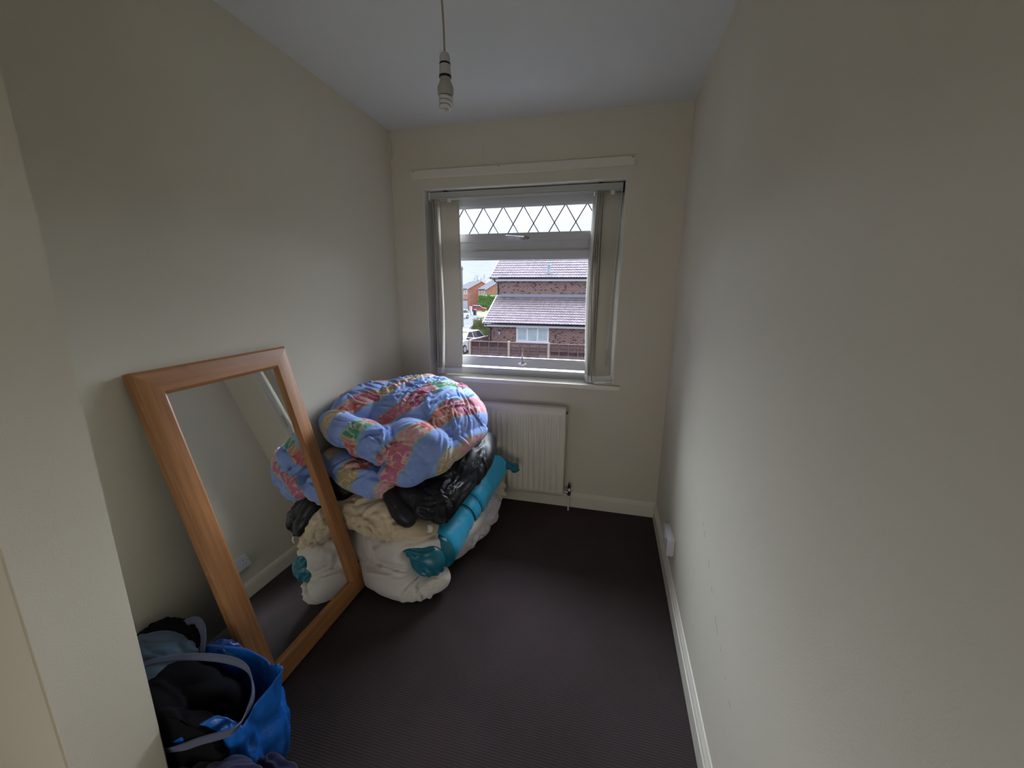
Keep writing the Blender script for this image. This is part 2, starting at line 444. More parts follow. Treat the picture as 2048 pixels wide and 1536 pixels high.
o = MB().tube([(1.402, BYC-.024, 1.96), (1.392, BYC-.05, 1.6), (1.376, BYC-.064, 1.06)], .0010, 5).tube([(1.404, BYC-.022, 1.96), (1.388, BYC-.045, 1.5), (1.372, BYC-.064, 1.06)], .0010, 5).build('cord', plastic_m); shift(vb, o)

# ------------------------------------------------------------------ radiator
rad_m = M('white_radiator_enamel', (.76, .72, .62), .35, .5).m
rd = empty('radiator', (.81, -.06, .10), 'cream panel radiator with vertical ribs on the wall under the window', 'radiator')
RL, RR, RB, RT = .470, 1.149, .104, .692
def rad_panel():
    mb = MB(); pitch = .0357; y0 = -.082
    xs = [RL, RL+.006]; ds = [0, .004]
    x = RL+.020
    while x < RR-.03:
        xs += [x, x+.006, x+.016, x+.022]; ds += [.0, 1, 1, 0]; x += pitch
    xs += [RR-.006, RR]; ds += [.0, 0]
    zs = [RB, RB+.030, RB+.050, RT-.062, RT-.046, RT-.036, RT-.034, RT-.004, RT]; fz = [0, 0, 1, 1, 0, 0, 0, 0, 0]; off = [0, -.001, 0, 0, 0, 0, -.006, -.006, 0]
    vs = []
    for z, f, o_ in zip(zs, fz, off):
        for x_, d in zip(xs, ds): vs.append((x_, y0-(.011*d*f if d >= 1 else 0)+o_, z))
    n = len(xs); fs = [(i*n+j, i*n+j+1, (i+1)*n+j+1, (i+1)*n+j) for i in range(len(zs)-1) for j in range(n-1)]
    mb.add(vs, fs)
    return auto(mb.build('front_panel', rad_m), 60)
pnl = rad_panel(); sm = pnl.modifiers.new('t', 'SOLIDIFY'); sm.thickness = .002; sm.offset = 1; shift(rd, pnl)
o = MB().box(RL, RR, -.078, -.046, RB+.01, RT-.006).build('water_panel', rad_m, bevel=.006); shift(rd, o)
for x in (RL-.002, RR-.001): o = MB().box(x, x+.003, -.090, -.044, RB, RT).build('side_cover', rad_m, bevel=.001); shift(rd, o)
o = MB().box(RL, RR, -.090, -.044, RT, RT+.004).build('top_cover', rad_m, bevel=.0015); shift(rd, o)
for x in (.58, 1.04):
    o = MB().box(x-.02, x+.02, -.046, -.0005, .18, .62).build('wall_bracket', rad_m); shift(rd, o)
o = MB().lathe([(.004, .012), (.009, .010), (.009, 0), (.006, -.002)], (RR+.002, -.07, .665), 8, 'X').build('bleed_valve', brass_m, smooth=False); shift(rd, o); o['label'] = 'dark bleed valve plug'
vv = MB().lathe([(.009, 0), (.009, .022), (.013, .022), (.013, .034)], (RR, -.066, .130), 8, 'X').lathe([(.011, -.02), (.014, -.014), (.014, .014), (.011, .020), (.008, .030)], (1.188, -.066, .130), 12).build('valve', chrome_m); shift(rd, vv)
o = MB().lathe([(.007, .030), (.010, .034), (.009, .050), (.004, .054), (.004, .066)], (1.188, -.066, .130), 8).build('valve_cap', black_m); shift(rd, o); o.parent = vv; o['label'] = 'black valve spindle'
o = MB().tube([(1.188, -.066, .113), (1.188, -.066, .002)], .0055, 10).build('pipe', rad_m); shift(rd, o)

# ------------------------------------------------------------------ sockets
socket_m = M('white_socket_plastic', (.76, .76, .82), .3, .5).m
def socket(yc, zc, label):
    s = empty('double_socket', (W, yc, zc), label, 'socket')
    L_, H_, D_ = .147, .086, .031
    b = MB().box(W-D_+.006, W, yc-L_/2, yc+L_/2, zc-H_/2, zc+H_/2).build('back_box', socket_m, bevel=.003); shift(s, b)
    f = MB().box(W-D_, W-D_+.007, yc-L_/2-.0005, yc+L_/2+.0005, zc-H_/2-.0005, zc+H_/2+.0005).build('face_plate', socket_m, bevel=.0025); shift(s, f)
    xf = W-D_
    for sg in (1, -1):
        cy = yc+sg*.036
        mb = MB()
        mb.box(xf-.0004, xf+.004, cy-.0020, cy+.0020, zc+.008, zc+.016)
        for q in (-.011, .011): mb.box(xf-.0004, xf+.004, cy+q-.0032, cy+q+.0032, zc-.014, zc-.010)
        h = mb.build('socket_holes', black_m); shift(s, h); h.parent = f; h['label'] = 'dark pin holes'
        r = MB().box(xf-.004, xf+.002, yc+sg*.009-.006, yc+sg*.009+.006, zc+.014, zc+.034).build('rocker_switch', socket_m, bevel=.0015); shift(s, r); r.parent = f
    for sg in (1, -1):
        q = MB().lathe([(.003, -.0006), (.003, .001)], (xf, yc+sg*.0615, zc), 8, 'X').build('screw', chrome_m); shift(s, q); q.parent = f
socket(-.605, .229, 'white double wall socket standing proud of the right wall above the skirting')

# ------------------------------------------------------------------ pendant light
PX, PY = .845, -1.14
pd = empty('pendant_light', (PX, PY, H), 'bare white pendant lampholder with a spiral energy saving bulb hanging from the ceiling', 'light')
o = MB().tube([(PX-.008, PY, H), (PX-.006, PY, 2.25), (PX-.001, PY, 2.16), (PX, PY, 2.085)], .0032, 8).build('cord', M('beige_flex', (.36, .31, .24), .6).m, smooth=True); shift(pd, o)
o = auto(MB().lathe([(.012, H), (.036, H-.001), (.038, H-.008), (.030, H-.020), (.012, H-.028), (.005, H-.030)], (PX-.008, PY, 0), 24).build('ceiling_rose', plastic_m)); shift(pd, o)
holder_m = M('lampholder_plastic', (.50, .50, .49), .4, .4).m
o = auto(MB().lathe([(.005, 2.094), (.0125, 2.090), (.0155, 2.082), (.0165, 2.066), (.0165, 2.064)], (PX, PY, 0), 20).build('holder_cap', holder_m)); shift(pd, o)
o = auto(MB().lathe([(.0150, 2.0655), (.0168, 2.0645), (.0168, 2.060), (.0150, 2.059)], (PX, PY, 0), 20).build('collar_ring', black_m)); shift(pd, o); o['label'] = 'black ring'
o = auto(MB().lathe([(.0160, 2.060), (.0166, 2.058), (.0184, 2.034), (.0184, 2.031)], (PX, PY, 0), 20).build('holder_skirt', holder_m)); shift(pd, o)
o = auto(MB().lathe([(.0165, 2.032), (.0186, 2.031), (.0186, 2.026), (.0165, 2.025)], (PX, PY, 0), 20).build('collar_ring', black_m)); shift(pd, o); o['label'] = 'black ring'
bulb_m = M('bulb_base_plastic', (.42, .41, .36), .4, .4).m
bb = auto(MB().lathe([(.0160, 2.028), (.0165, 2.018), (.0215, 2.006), (.0245, 2.000), (.0250, 1.992), (.0245, 1.982), (.0225, 1.977)], (PX, PY, 0), 24).build('bulb_base', bulb_m)); shift(pd, bb)
pts = []
for i in range(100):
    t = i/99; a = t*2*PI*3.3; r = .0165 if t < .86 else .0165-.011*((t-.86)/.14); pts.append((PX+math.cos(a)*r, PY+math.sin(a)*r, 1.980-.042*t))
o = MB().tube(pts, .0058, 10).build('spiral_tube', M('white_fluorescent_tube', (.62, .62, .61), .18, .6).m, smooth=True); shift(pd, o)

# ------------------------------------------------------------------ leaning mirror
mn = Vector((.96918, -.01396, .24595)).normalized(); mu = Vector((.0042, .9998, .018)); mu = (mu-mn*mu.dot(mn)).normalized(); mv = mn.cross(mu)
mo = Vector((.17244, -1.3144, .5780))
mir = bpy.data.objects.new('leaning_mirror', None); C.objects.link(mir)
tag(mir, 'tall mirror in a wide honey pine frame leaning against the left wall', 'mirror')
# local axes: x along the short side, y up the long side, z out of the glass
R_ = Matrix((mu, mv, mn)).transposed().to_4x4()
mir.matrix_world = Matrix.Translation(mo) @ R_ @ Matrix.Translation((0, 0, -.006))
FW, FH, IW, IH = .290, .588, .210, .506
def stile(sg):
    # mitred side piece with a rounded outer edge and stepped inner lip
    mb = MB(); x0, x1 = sg*IW, sg*FW
    prof = [(0, .006), (.006, .011), (.010, .015), (.060, .017), (.074, .014), (FW-IW, .006), (FW-IW, -.016), (0, -.016)]
    vs = []; n = len(prof)
    for e_ in (1, -1):
        for d, z in prof: vs.append((sg*(IW+d), e_*(IH+d*(FH-IH)/(FW-IW)), z))
    mb.add(vs, [(i, (i+1) % n, (i+1) % n+n, i+n) for i in range(n)]+[tuple(range(n)), tuple(range(n, 2*n))[::-1]])
    return auto(mb.build('side_rail', wood_y, mir), 25)
def rail(sg):
    mb = MB(); prof = [(0, .006), (.006, .011), (.010, .015), (.060, .017), (.074, .014), (FH-IH, .006), (FH-IH, -.016), (0, -.016)]
    vs = []; n = len(prof)
    for e_ in (1, -1):
        for d, z in prof: vs.append((e_*(IW+d*(FW-IW)/(FH-IH)), sg*(IH+d), z))
    mb.add(vs, [(i, (i+1) % n, (i+1) % n+n, i+n) for i in range(n)]+[tuple(range(n)), tuple(range(n, 2*n))[::-1]])
    return auto(mb.build('top_rail' if sg > 0 else 'bottom_rail', wood_x, mir), 25)
for s_ in (1, -1): stile(s_); rail(s_)
MB().box(-IW-.004, IW+.004, -IH-.004, IH+.004, -.004, .0).build('mirror_glass', mirror_m, mir)
MB().box(-FW+.02, FW-.02, -FH+.02, FH-.02, -.016, -.006).build('backing_board', M('brown_hardboard', (.10, .06, .035), .9).m, mir)

# ------------------------------------------------------------------ soft furnishings
def nz3(p, seed): return noise.noise(Vector((p[0]+seed*13.7, p[1]-seed*7.3, p[2]+seed*3.1)))
def streak_heights(co, no, specs):
    """pinched cloth: each streak walks over the skin from a start point and raises a thin tapering ridge with shallow troughs beside it"""
    from mathutils.kdtree import KDTree
    n = len(co); kd = KDTree(n)
    for i in range(n): kd.insert(co[i], i)
    kd.balance(); H_ = np.zeros(n)
    for (centre, spread, direc, angle, count, length, width, amp, seed, fan) in specs:
        rnd = random.Random(seed); c0 = Vector(centre); d0 = Vector(direc).normalized()
        for k in range(count):
            if fan: p, i, _ = kd.find(c0)
            else: p, i, _ = kd.find(c0+Vector([rnd.gauss(0, 1)*q for q in spread]))
            d = d0.copy(); N_ = Vector(no[i])
            d = (d-N_*d.dot(N_)).normalized(); d = Matrix.Rotation(math.radians(rnd.uniform(-angle, angle)) if not fan else math.radians(-angle+2*angle*(k+rnd.uniform(.2, .8))/count), 3, N_) @ d
            L = length*rnd.uniform(.55, 1.3); st = .011; m_ = max(4, int(L/st)); cur = Vector(co[i]); P = [cur.copy()]; turn = rnd.uniform(-.10, .10)
            for q in range(m_):
                cur = cur+d*st; pp, i, _ = kd.find(cur); N_ = Vector(no[i]); cur = cur.lerp(Vector(pp), .6)
                turn += rnd.uniform(-.05, .05); turn *= .93
                d = (d-N_*d.dot(N_)).normalized(); d = Matrix.Rotation(turn, 3, N_) @ d; P.append(cur.copy())
            w = width*rnd.uniform(.7, 1.35); a = amp*rnd.uniform(.5, 1.25); A = np.array([tuple(v) for v in P]); mid = A.mean(0); rad = L+.04
            near = np.where(np.abs(co-mid).max(axis=1) < rad)[0]
            if len(near) == 0: continue
            X = co[near]; best = np.full(len(near), 9.); tt = np.zeros(len(near)); M_ = len(A)-1
            for q in range(M_):
                ab = A[q+1]-A[q]; l2 = ab@ab
                if l2 < 1e-9: continue
                t = np.clip(((X-A[q])@ab)/l2, 0, 1); dd = np.linalg.norm(X-(A[q]+t[:, None]*ab), axis=1); b = dd < best
                best[b] = dd[b]; tt[b] = (q+t[b])/M_
            tap = np.sin(np.pi*np.clip(tt*.9+.08, 0, 1))**.8 if not fan else np.clip(1-tt, 0, 1)**.7
            x = best/w; h = a*tap*(np.exp(-x**2)-.42*np.exp(-((x-1.9)/.9)**2))
            cap_ = np.abs(a)*1.3
            H_[near] = np.where(np.abs(H_[near]+h) < cap_, H_[near]+h, np.where(np.abs(h) > np.abs(H_[near]), h, H_[near]))
    return H_
def soft(name, mat, shapes, voxel=.007, smooth=6, folds=(), creases=(), limit=None, parent=None, post=None, streaks=()):
    """a crumpled fabric body: rounded lobes fused into one skin, then pushed into folds, crinkles and creases"""
    bm = bmesh.new()
    for s in shapes:
        if s[0] == 'e':
            _, c, r, rot = s
            mx = Matrix.Translation(c) @ Euler([math.radians(a) for a in rot]).to_matrix().to_4x4() @ Matrix.Diagonal((*r, 1))
            bmesh.ops.create_icosphere(bm, subdivisions=4, radius=1, matrix=mx)
        else:
            _, pts, rad, flat = s
            # resample the path smoothly
            P = [Vector(p) for p in pts]; Q = []; R = []
            for i in range(len(P)-1):
                a, b, c, d = P[max(i-1, 0)], P[i], P[i+1], P[min(i+2, len(P)-1)]
                for k in range(6):
                    t = k/6; Q.append(.5*((2*b)+(c-a)*t+(2*a-5*b+4*c-d)*t*t+(3*b-a-3*c+d)*t**3)); R.append(rad[i]+(rad[i+1]-rad[i])*t)
            Q.append(P[-1]); R.append(rad[-1])
            m = MB().tube(Q, R, 20, flat=flat); vs = [bm.verts.new(v) for v in m.v]
            for f in m.f:
                try: bm.faces.new([vs[i] for i in f])
                except ValueError: pass
            for q, r_ in ((Q[0], R[0]), (Q[-1], R[-1])):
                mx = Matrix.Translation(q) @ Matrix.Diagonal((r_*.97, r_*.97, r_*.97*(flat if flat and abs((Q[1]-Q[0]).normalized().z) < .8 else 1), 1))
                bmesh.ops.create_icosphere(bm, subdivisions=3, radius=1, matrix=mx)
    me = bpy.data.meshes.new(name); bm.to_mesh(me); bm.free()
    o = bpy.data.objects.new(name, me); C.objects.link(o)
    r = o.modifiers.new('r', 'REMESH'); r.mode = 'VOXEL'; r.voxel_size = voxel; r.use_smooth_shade = True
    s_ = o.modifiers.new('s', 'SMOOTH'); s_.iterations = smooth; s_.factor = .6
    def bake():
        dg = bpy.context.evaluated_depsgraph_get(); m = bpy.data.meshes.new_from_object(o.evaluated_get(dg)); o.modifiers.clear(); old = o.data; o.data = m; bpy.data.meshes.remove(old); m.name = name; return m
    me = bake(); n = len(me.vertices)
    co = np.empty(n*3); me.vertices.foreach_get('co', co); co = co.reshape(-1, 3)
    def normals():
        a = np.empty(n*3); me.vertices.foreach_get('normal', a); return a.reshape(-1, 3)
    for F in folds:
        # direction of the fold lines, spacing across, stretch along, amplitude, seed, kind, warp
        d, sp, st, amp, seed, kind, warp = F[:7]; region = F[7] if len(F) > 7 else None
        d = Vector(d).normalized(); no = normals(); disp = np.zeros(n)
        for i in range(n):
            p = Vector(co[i])
            if warp:
                w = noise.noise_vector(p*(.45/sp)+Vector((seed*5.1, seed, -seed)))*warp*sp; p = p+w
            al = p.dot(d); q = (p-d*al)+d*(al/st); q = q/sp+Vector((seed*13.7, -seed*7.3, seed*3.1))
            v = noise.noise(q)
            if kind == 'ridge': h = max(0, 1-abs(v)*3.2)**1.5
            elif kind == 'crease': h = -(max(0, 1-abs(v)*4.5)**1.3)
            elif kind == 'billow': h = abs(v)*2.4-.5
            else: h = v*2
            disp[i] = h*amp
        if region is not None: disp *= region(co)
        co = co+no*disp[:, None]
        me.vertices.foreach_set('co', co.ravel()); me.update()
    for c in creases:
        # explicit crease line: points, width, depth
        pts, wd, dp = c; P = np.array(pts, float); no = normals(); best = np.full(n, 9.)
        for i in range(len(P)-1):
            a, b = P[i], P[i+1]; ab = b-a; t = np.clip(((co-a)@ab)/(ab@ab), 0, 1); dd = np.linalg.norm(co-(a+t[:, None]*ab), axis=1); best = np.minimum(best, dd)
        h = -dp*np.exp(-(best/wd)**2)+dp*.35*np.exp(-((best-wd*1.7)/wd)**2)
        co = co+no*h[:, None]; me.vertices.foreach_set('co', co.ravel()); me.update()
    if streaks:
        no = normals(); co = co+no*streak_heights(co, no, streaks)[:, None]; me.vertices.foreach_set('co', co.ravel()); me.update()
    if post is not None: co = post(co)
    if limit is not None: co = limit(co)
    me.vertices.foreach_set('co', co.ravel()); me.update()
    for p in me.polygons: p.use_smooth = True
    me.materials.clear(); me.materials.append(mat)
    if parent is not None: o.parent = parent
    return o
def mirror_side(co, gap=.012):
    # keep cloth clear of the leaning mirror, whose edge ends at y = -1.02
    n = np.array([.9692, -.014, .2459]); d = co@n-.3238
    t = np.clip((d-.008)/.07, 0, 1); t = t*t*(3-2*t); co = co.copy(); near = d > -.2
    co[near, 1] = np.maximum(co[near, 1], (-1.008-.14*t)[near])
    return co
def room_limit(x0=.004, y1=-.100, z0=.003, lo=None, hi=None):
    def f(co):
        co = mirror_side(co); co[:, 0] = np.maximum(co[:, 0], x0); co[:, 1] = np.minimum(co[:, 1], y1); co[:, 2] = np.maximum(co[:, 2], z0)
        inner = (co[:, 0] < .56) & (co[:, 1] > -.83)
        if lo is not None: co[inner, 2] = np.maximum(co[inner, 2], lo)
        if hi is not None: co[inner, 2] = np.minimum(co[inner, 2], hi)
        return co
    return f

def fabric(name, col, rough=.9, sheen=.3, bumps=(700, .1), vary=.05):
    m = M(name, col, rough, .15); m.vary(6, vary); m.b.inputs['Sheen Weight'].default_value = sheen
    cr1 = m.noise(9, 5, (1, 1.4, 1), dist=.8); rid = m.rng(m.math('ABSOLUTE', m.math('SUBTRACT', cr1, .5)), 0, .05, 0, 1)
    m.bump(m.math('ADD', m.math('MULTIPLY', rid, .3), m.math('MULTIPLY', m.noise(bumps[0], 2), bumps[1])), .18, .003); return m
def patchwork():
    m = M('patchwork_print_cotton', (.2, .3, .6), .9, .1)
    tcn = m.n('ShaderNodeTexCoord'); m.co = tcn
    # cloth coordinates: across the printed bands and along them
    warp = m.n('ShaderNodeTexNoise'); warp.inputs['Scale'].default_value = 5; m.l(tcn.outputs['Object'], warp.inputs['Vector'])
    wv = m.n('ShaderNodeVectorMath', operation='MULTIPLY_ADD'); m.l(warp.outputs['Color'], wv.inputs[0]); wv.inputs[1].default_value = (.09, .09, .09); m.l(tcn.outputs['Object'], wv.inputs[2])
    def dot(v):
        d = m.n('ShaderNodeVectorMath', operation='DOT_PRODUCT'); m.l(wv.outputs[0], d.inputs[0]); d.inputs[1].default_value = v; return d.outputs['Value']
    s = m.math('ADD', m.math('MULTIPLY', dot((.90, -.32, -.30)), 1/.090), 50.30)
    t = m.math('ADD', m.math('MULTIPLY', dot((.25, .68, .70)), 1/.092), 50.1)
    fs, ft = m.math('FLOOR', s), m.math('FLOOR', t)
    cs, ct = m.math('FRACT', s), m.math('FRACT', t)
    cmb = m.n('ShaderNodeCombineXYZ'); m.l(fs, cmb.inputs[0]); m.l(ft, cmb.inputs[1])
    wn_ = m.n('ShaderNodeTexWhiteNoise', noise_dimensions='2D'); m.l(cmb.outputs[0], wn_.inputs['Vector'])
    cr = m.n('ShaderNodeValToRGB'); cr.color_ramp.interpolation = 'CONSTANT'; m.l(wn_.outputs['Value'], cr.inputs[0])
    cols = [(0, (.52, .16, .26)), (.20, (.50, .12, .13)), (.36, (.46, .38, .20)), (.52, (.62, .34, .40)), (.66, (.40, .09, .22)), (.78, (.06, .30, .20)), (.88, (.56, .46, .34))]
    e0 = cr.color_ramp.elements; e0[0].color = (*cols[0][1], 1); e0[1].position = cols[1][0]; e0[1].color = (*cols[1][1], 1)
    for p, c in cols[2:]: e = e0.new(p); e.color = (*c, 1)
    # scrolling swirls inside the patches
    wave = m.n('ShaderNodeTexWave', wave_type='RINGS', rings_direction='SPHERICAL'); wave.inputs['Scale'].default_value = 9; wave.inputs['Distortion'].default_value = 9; wave.inputs['Detail'].default_value = 1.5; wave.inputs['Detail Scale'].default_value = 2.2
    m.l(tcn.outputs['Object'], wave.inputs['Vector'])
    sw = m.rng(wave.outputs['Fac'], .72, .95, 0, .6)
    patch = m.mix(sw, cr.outputs[0], (.72, .60, .56))
    blot = m.noise(30, 3); patch = m.mix(m.rng(blot, .45, .62, 0, .35), patch, (.50, .34, .18))
    blue = m.mix(m.rng(m.noise(9, 3), .35, .65, 0, 1), (.20, .30, .66), (.30, .42, .80))
    blue = m.mix(m.rng(m.noise(60, 3), .62, .72, 0, .35), blue, (.50, .56, .78))
    # every other band is plain blue, a few patches too
    par = m.math('MODULO', fs, 2.0)
    wn2 = m.n('ShaderNodeTexWhiteNoise', noise_dimensions='2D'); cm2 = m.n('ShaderNodeCombineXYZ'); m.l(ft, cm2.inputs[0]); m.l(fs, cm2.inputs[1]); m.l(cm2.outputs[0], wn2.inputs['Vector'])
    few = m.math('GREATER_THAN', wn2.outputs['Value'], .90)
    isb = m.math('MAXIMUM', m.math('GREATER_THAN', par, .5), few)
    c = m.mix(isb, patch, blue)
    # soft teal and pale seams along the bands
    edge = m.math('ABSOLUTE', m.math('SUBTRACT', cs, .5))
    c = m.mix(m.rng(edge, .40, .5, 0, .75), c, (.22, .46, .50))
    edge2 = m.math('ABSOLUTE', m.math('SUBTRACT', ct, .5))
    c = m.mix(m.math('MULTIPLY', m.rng(edge2, .42, .5, 0, .7), m.math('SUBTRACT', 1.0, isb)), c, (.58, .50, .30))
    m.base(c); m.b.inputs['Sheen Weight'].default_value = .2
    cr1 = m.noise(16, 5, (1, 1, 1), dist=.7); rid = m.rng(m.math('ABSOLUTE', m.math('SUBTRACT', cr1, .5)), 0, .07, 1, 0)
    rid2 = m.rng(m.math('ABSOLUTE', m.math('SUBTRACT', m.noise(38, 4, (1, 1.8, 1), (0, 0, .6)), .5)), 0, .06, 1, 0)
    m.bump(m.math('ADD', m.math('MULTIPLY', rid, .5), m.math('MULTIPLY', rid2, .25)), .22, .004); return m.m
patch_m = patchwork()
def black_print():
    m = M('black_satin_with_silver_sketch_print', (.012, .012, .016), .42, .35)
    w = m.n('ShaderNodeTexWave', wave_type='RINGS', rings_direction='SPHERICAL'); w.inputs['Scale'].default_value = 18; w.inputs['Distortion'].default_value = 16; w.inputs['Detail'].default_value = 3; w.inputs['Detail Scale'].default_value = 1.6
    m.l(m.coord(), w.inputs['Vector'])
    v = m.n('ShaderNodeTexVoronoi'); v.inputs['Scale'].default_value = 9.0; m.l(m.coord((1, 1, 1), (0, 0, .3)), v.inputs['Vector'])
    spot = m.rng(v.outputs['Distance'], .20, .34, 1, 0)
    f = m.math('MULTIPLY', m.rng(w.outputs['Fac'], .90, .97, 0, .6), spot)
    m.base(m.mix(f, (.012, .012, .016), (.34, .34, .36))); m.bump(m.noise(14, 4, dist=.5), .25, .008); return m.m
black_cloth = black_print()
cream_cloth = fabric('cream_brushed_cotton', (.68, .57, .40), vary=.06).m
white_cloth = fabric('off_white_cotton', (.74, .70, .65), vary=.02).m
beige_cloth = fabric('pale_beige_cotton', (.66, .60, .50)).m
def lilac():
    m = M('pale_lilac_print', (.55, .53, .58), .9, .15)
    w = m.n('ShaderNodeTexVoronoi', feature='DISTANCE_TO_EDGE'); w.inputs['Scale'].default_value = 24; m.l(m.coord(), w.inputs['Vector'])
    f = m.rng(w.outputs['Distance'], .02, .05, .8, 0); g = m.rng(m.noise(8, 2), .5, .56, 0, 1)
    c = m.mix(m.math('MULTIPLY', f, g), (.68, .66, .72), (.20, .18, .20)); m.base(c); m.bump(m.noise(40, 4), .3, .003); return m.m
lilac_m = lilac()
teal_m = M('turquoise_satin_nylon', (.012, .50, .86), .45, .4); teal_m.vary(5, .08); teal_m.b.inputs['Sheen Weight'].default_value = .3; teal_m.bump(teal_m.noise(35, 4), .2, .003); teal_m = teal_m.m
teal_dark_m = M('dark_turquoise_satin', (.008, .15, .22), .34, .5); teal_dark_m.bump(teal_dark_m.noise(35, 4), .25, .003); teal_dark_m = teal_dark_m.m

front = lambda co: np.clip((-co[:, 1]-.6)/.3, 0, 1)
topside = lambda co: np.clip((co[:, 2]-.62)/.18, .15, 1)
A_, B_ = Vector((.645, -.885, .178)), Vector((.735, -.20, .325))
def yield_to_roll(co):
    # the duvet is pressed in where the satin end of the roll lies on it
    co = co.copy()
    for off, r in (((-.012, -.092, .004), (.084, .058, .078)), ((-.060, -.100, .050), (.060, .046, .036))):
        c = np.array(A_)+np.array(off); q = (co-c)/np.array(r); l = np.sqrt(q[:, 0]**2+q[:, 2]**2)
        w = np.clip((1.05-l)/.35, 0, 1); w = w*w*(3-2*w); m = co[:, 1] < c[1]+.02
        co[m, 1] = (co[:, 1]+(np.maximum(co[:, 1], c[1]+.01)-co[:, 1])*w)[m]
    return co
# --- bottom of the pile: the big off white duvet
wd = soft('white_duvet', white_cloth, [
    ('e', (.40, -.62, .16), (.37, .40, .155), (0, 0, 0)),
    ('e', (.50, -.93, .205), (.19, .125, .105), (0, 0, -8)),
    ('e', (.36, -.90, .21), (.14, .11, .10), (0, 0, 0)),
    ('t', [(.33, -.98, .075), (.45, -1.02, .075), (.58, -1.02, .070), (.665, -.955, .078)], [.062, .072, .070, .062], None),
    ('e', (.60, -.96, .12), (.085, .09, .085), (0, 0, 0)),
    ('e', (.655, -.965, .060), (.055, .050, .052), (0, 0, 0)),
    ], voxel=.0065, smooth=5,
    folds=[((1, .2, .15), .16, 2.6, .010, 3, 'billow', .6)],
    streaks=[((.62, -1.06, .13), 0, (-1, 0, .1), 100, 15, .13, .009, .010, 71, 1), ((.45, -1.03, .14), (.10, .02, .03), (1, -.1, .05), 25, 9, .16, .010, .009, 72, 0), ((.50, -1.0, .24), (.12, .04, .04), (1, -.2, .35), 35, 9, .14, .013, .007, 73, 0), ((.36, -1.0, .20), (.03, .03, .06), (.6, 0, -.8), 40, 5, .10, .010, .008, 74, 0), ((.62, -1.05, .06), (.06, .03, .03), (.2, .3, -1), 50, 7, .07, .008, .007, 75, 0)],
    creases=[([(.35, -1.06, .13), (.46, -1.08, .145), (.57, -1.07, .150), (.70, -1.0, .165)], .012, .030),
             ([(.60, -1.10, .12), (.575, -1.12, .07), (.56, -1.10, .02)], .008, .018),
             ([(.60, -1.10, .12), (.64, -1.06, .05), (.66, -1.02, .01)], .007, .014),
             ([(.60, -1.08, .12), (.66, -1.05, .105), (.71, -.98, .09)], .007, .014),
             ([(.42, -1.08, .24), (.55, -1.06, .21), (.66, -1.0, .20)], .010, .008)],
    post=yield_to_roll, limit=room_limit(.03, -.24, hi=.27))
tag(wd, 'bulky off white duvet bunched on the carpet at the bottom of the bedding pile', 'duvet')
# --- pale lilac printed comforter and the beige cushion behind
lc = soft('printed_comforter', lilac_m, [
    ('t', [(.60, -.80, .10), (.66, -.62, .10), (.70, -.42, .11), (.70, -.28, .12)], [.085, .095, .10, .09], None)],
    voxel=.007, smooth=5, folds=[((.2, .9, -.3), .08, 2.5, .012, 11, 'billow', .7)], streaks=[((.75, -.45, .12), (.04, .2, .05), (.1, .9, .4), 50, 30, .09, .007, .009, 76, 0)], limit=room_limit(.05, -.13))
tag(lc, 'pale lilac comforter with a faint dark line print squashed under the turquoise roll', 'comforter')
bc = soft('beige_quilt', beige_cloth, [
    ('e', (.66, -.26, .20), (.115, .13, .14), (0, 10, 15)), ('t', [(.70, -.34, .12), (.74, -.22, .16), (.72, -.17, .26)], [.06, .06, .05], None)],
    voxel=.007, smooth=5, folds=[((.2, .5, -.8), .08, 3, .010, 17, 'billow', .6)], streaks=[((.76, -.26, .2), (.03, .07, .07), (.1, .4, -.9), 25, 12, .14, .010, .009, 77, 0)], limit=room_limit(.05, -.105))
tag(bc, 'pale beige quilt sagging over the edge of the pile in front of the radiator', 'quilt')
# --- cream duvet in the middle
cd = soft('cream_duvet', cream_cloth, [
    ('e', (.33, -.62, .34), (.31, .36, .10), (0, 0, 0)),
    ('e', (.33, -.90, .345), (.22, .13, .085), (0, 0, 0)),
    ('t', [(.16, -.93, .36), (.30, -.985, .345), (.42, -.99, .325), (.54, -.955, .31)], [.05, .06, .055, .04], .8),
    ('e', (.56, -.90, .315), (.10, .10, .035), (0, 24, -20)),
    ], voxel=.0065, smooth=4,
    folds=[((.9, .1, -.35), .13, 3.0, .010, 21, 'billow', .7)],
    streaks=[((.32, -1.03, .37), 0, (1, 0, -.15), 75, 9, .17, .009, .010, 78, 1), ((.40, -1.04, .36), (.10, .02, .03), (1, -.1, -.35), 35, 16, .13, .008, .010, 79, 0), ((.22, -1.0, .38), (.06, .03, .04), (.9, 0, .45), 30, 8, .12, .009, .009, 80, 0)],
    creases=[([(.22, -1.02, .35), (.34, -1.05, .385), (.42, -1.04, .36)], .009, .018), ([(.36, -1.05, .38), (.40, -1.05, .32)], .008, .016), ([(.30, -1.06, .33), (.44, -1.06, .315), (.52, -1.0, .335)], .008, .014)],
    limit=room_limit(.03, -.26, lo=.272, hi=.395))
tag(cd, 'creased cream duvet sandwiched between the black quilt and the off white duvet', 'duvet')
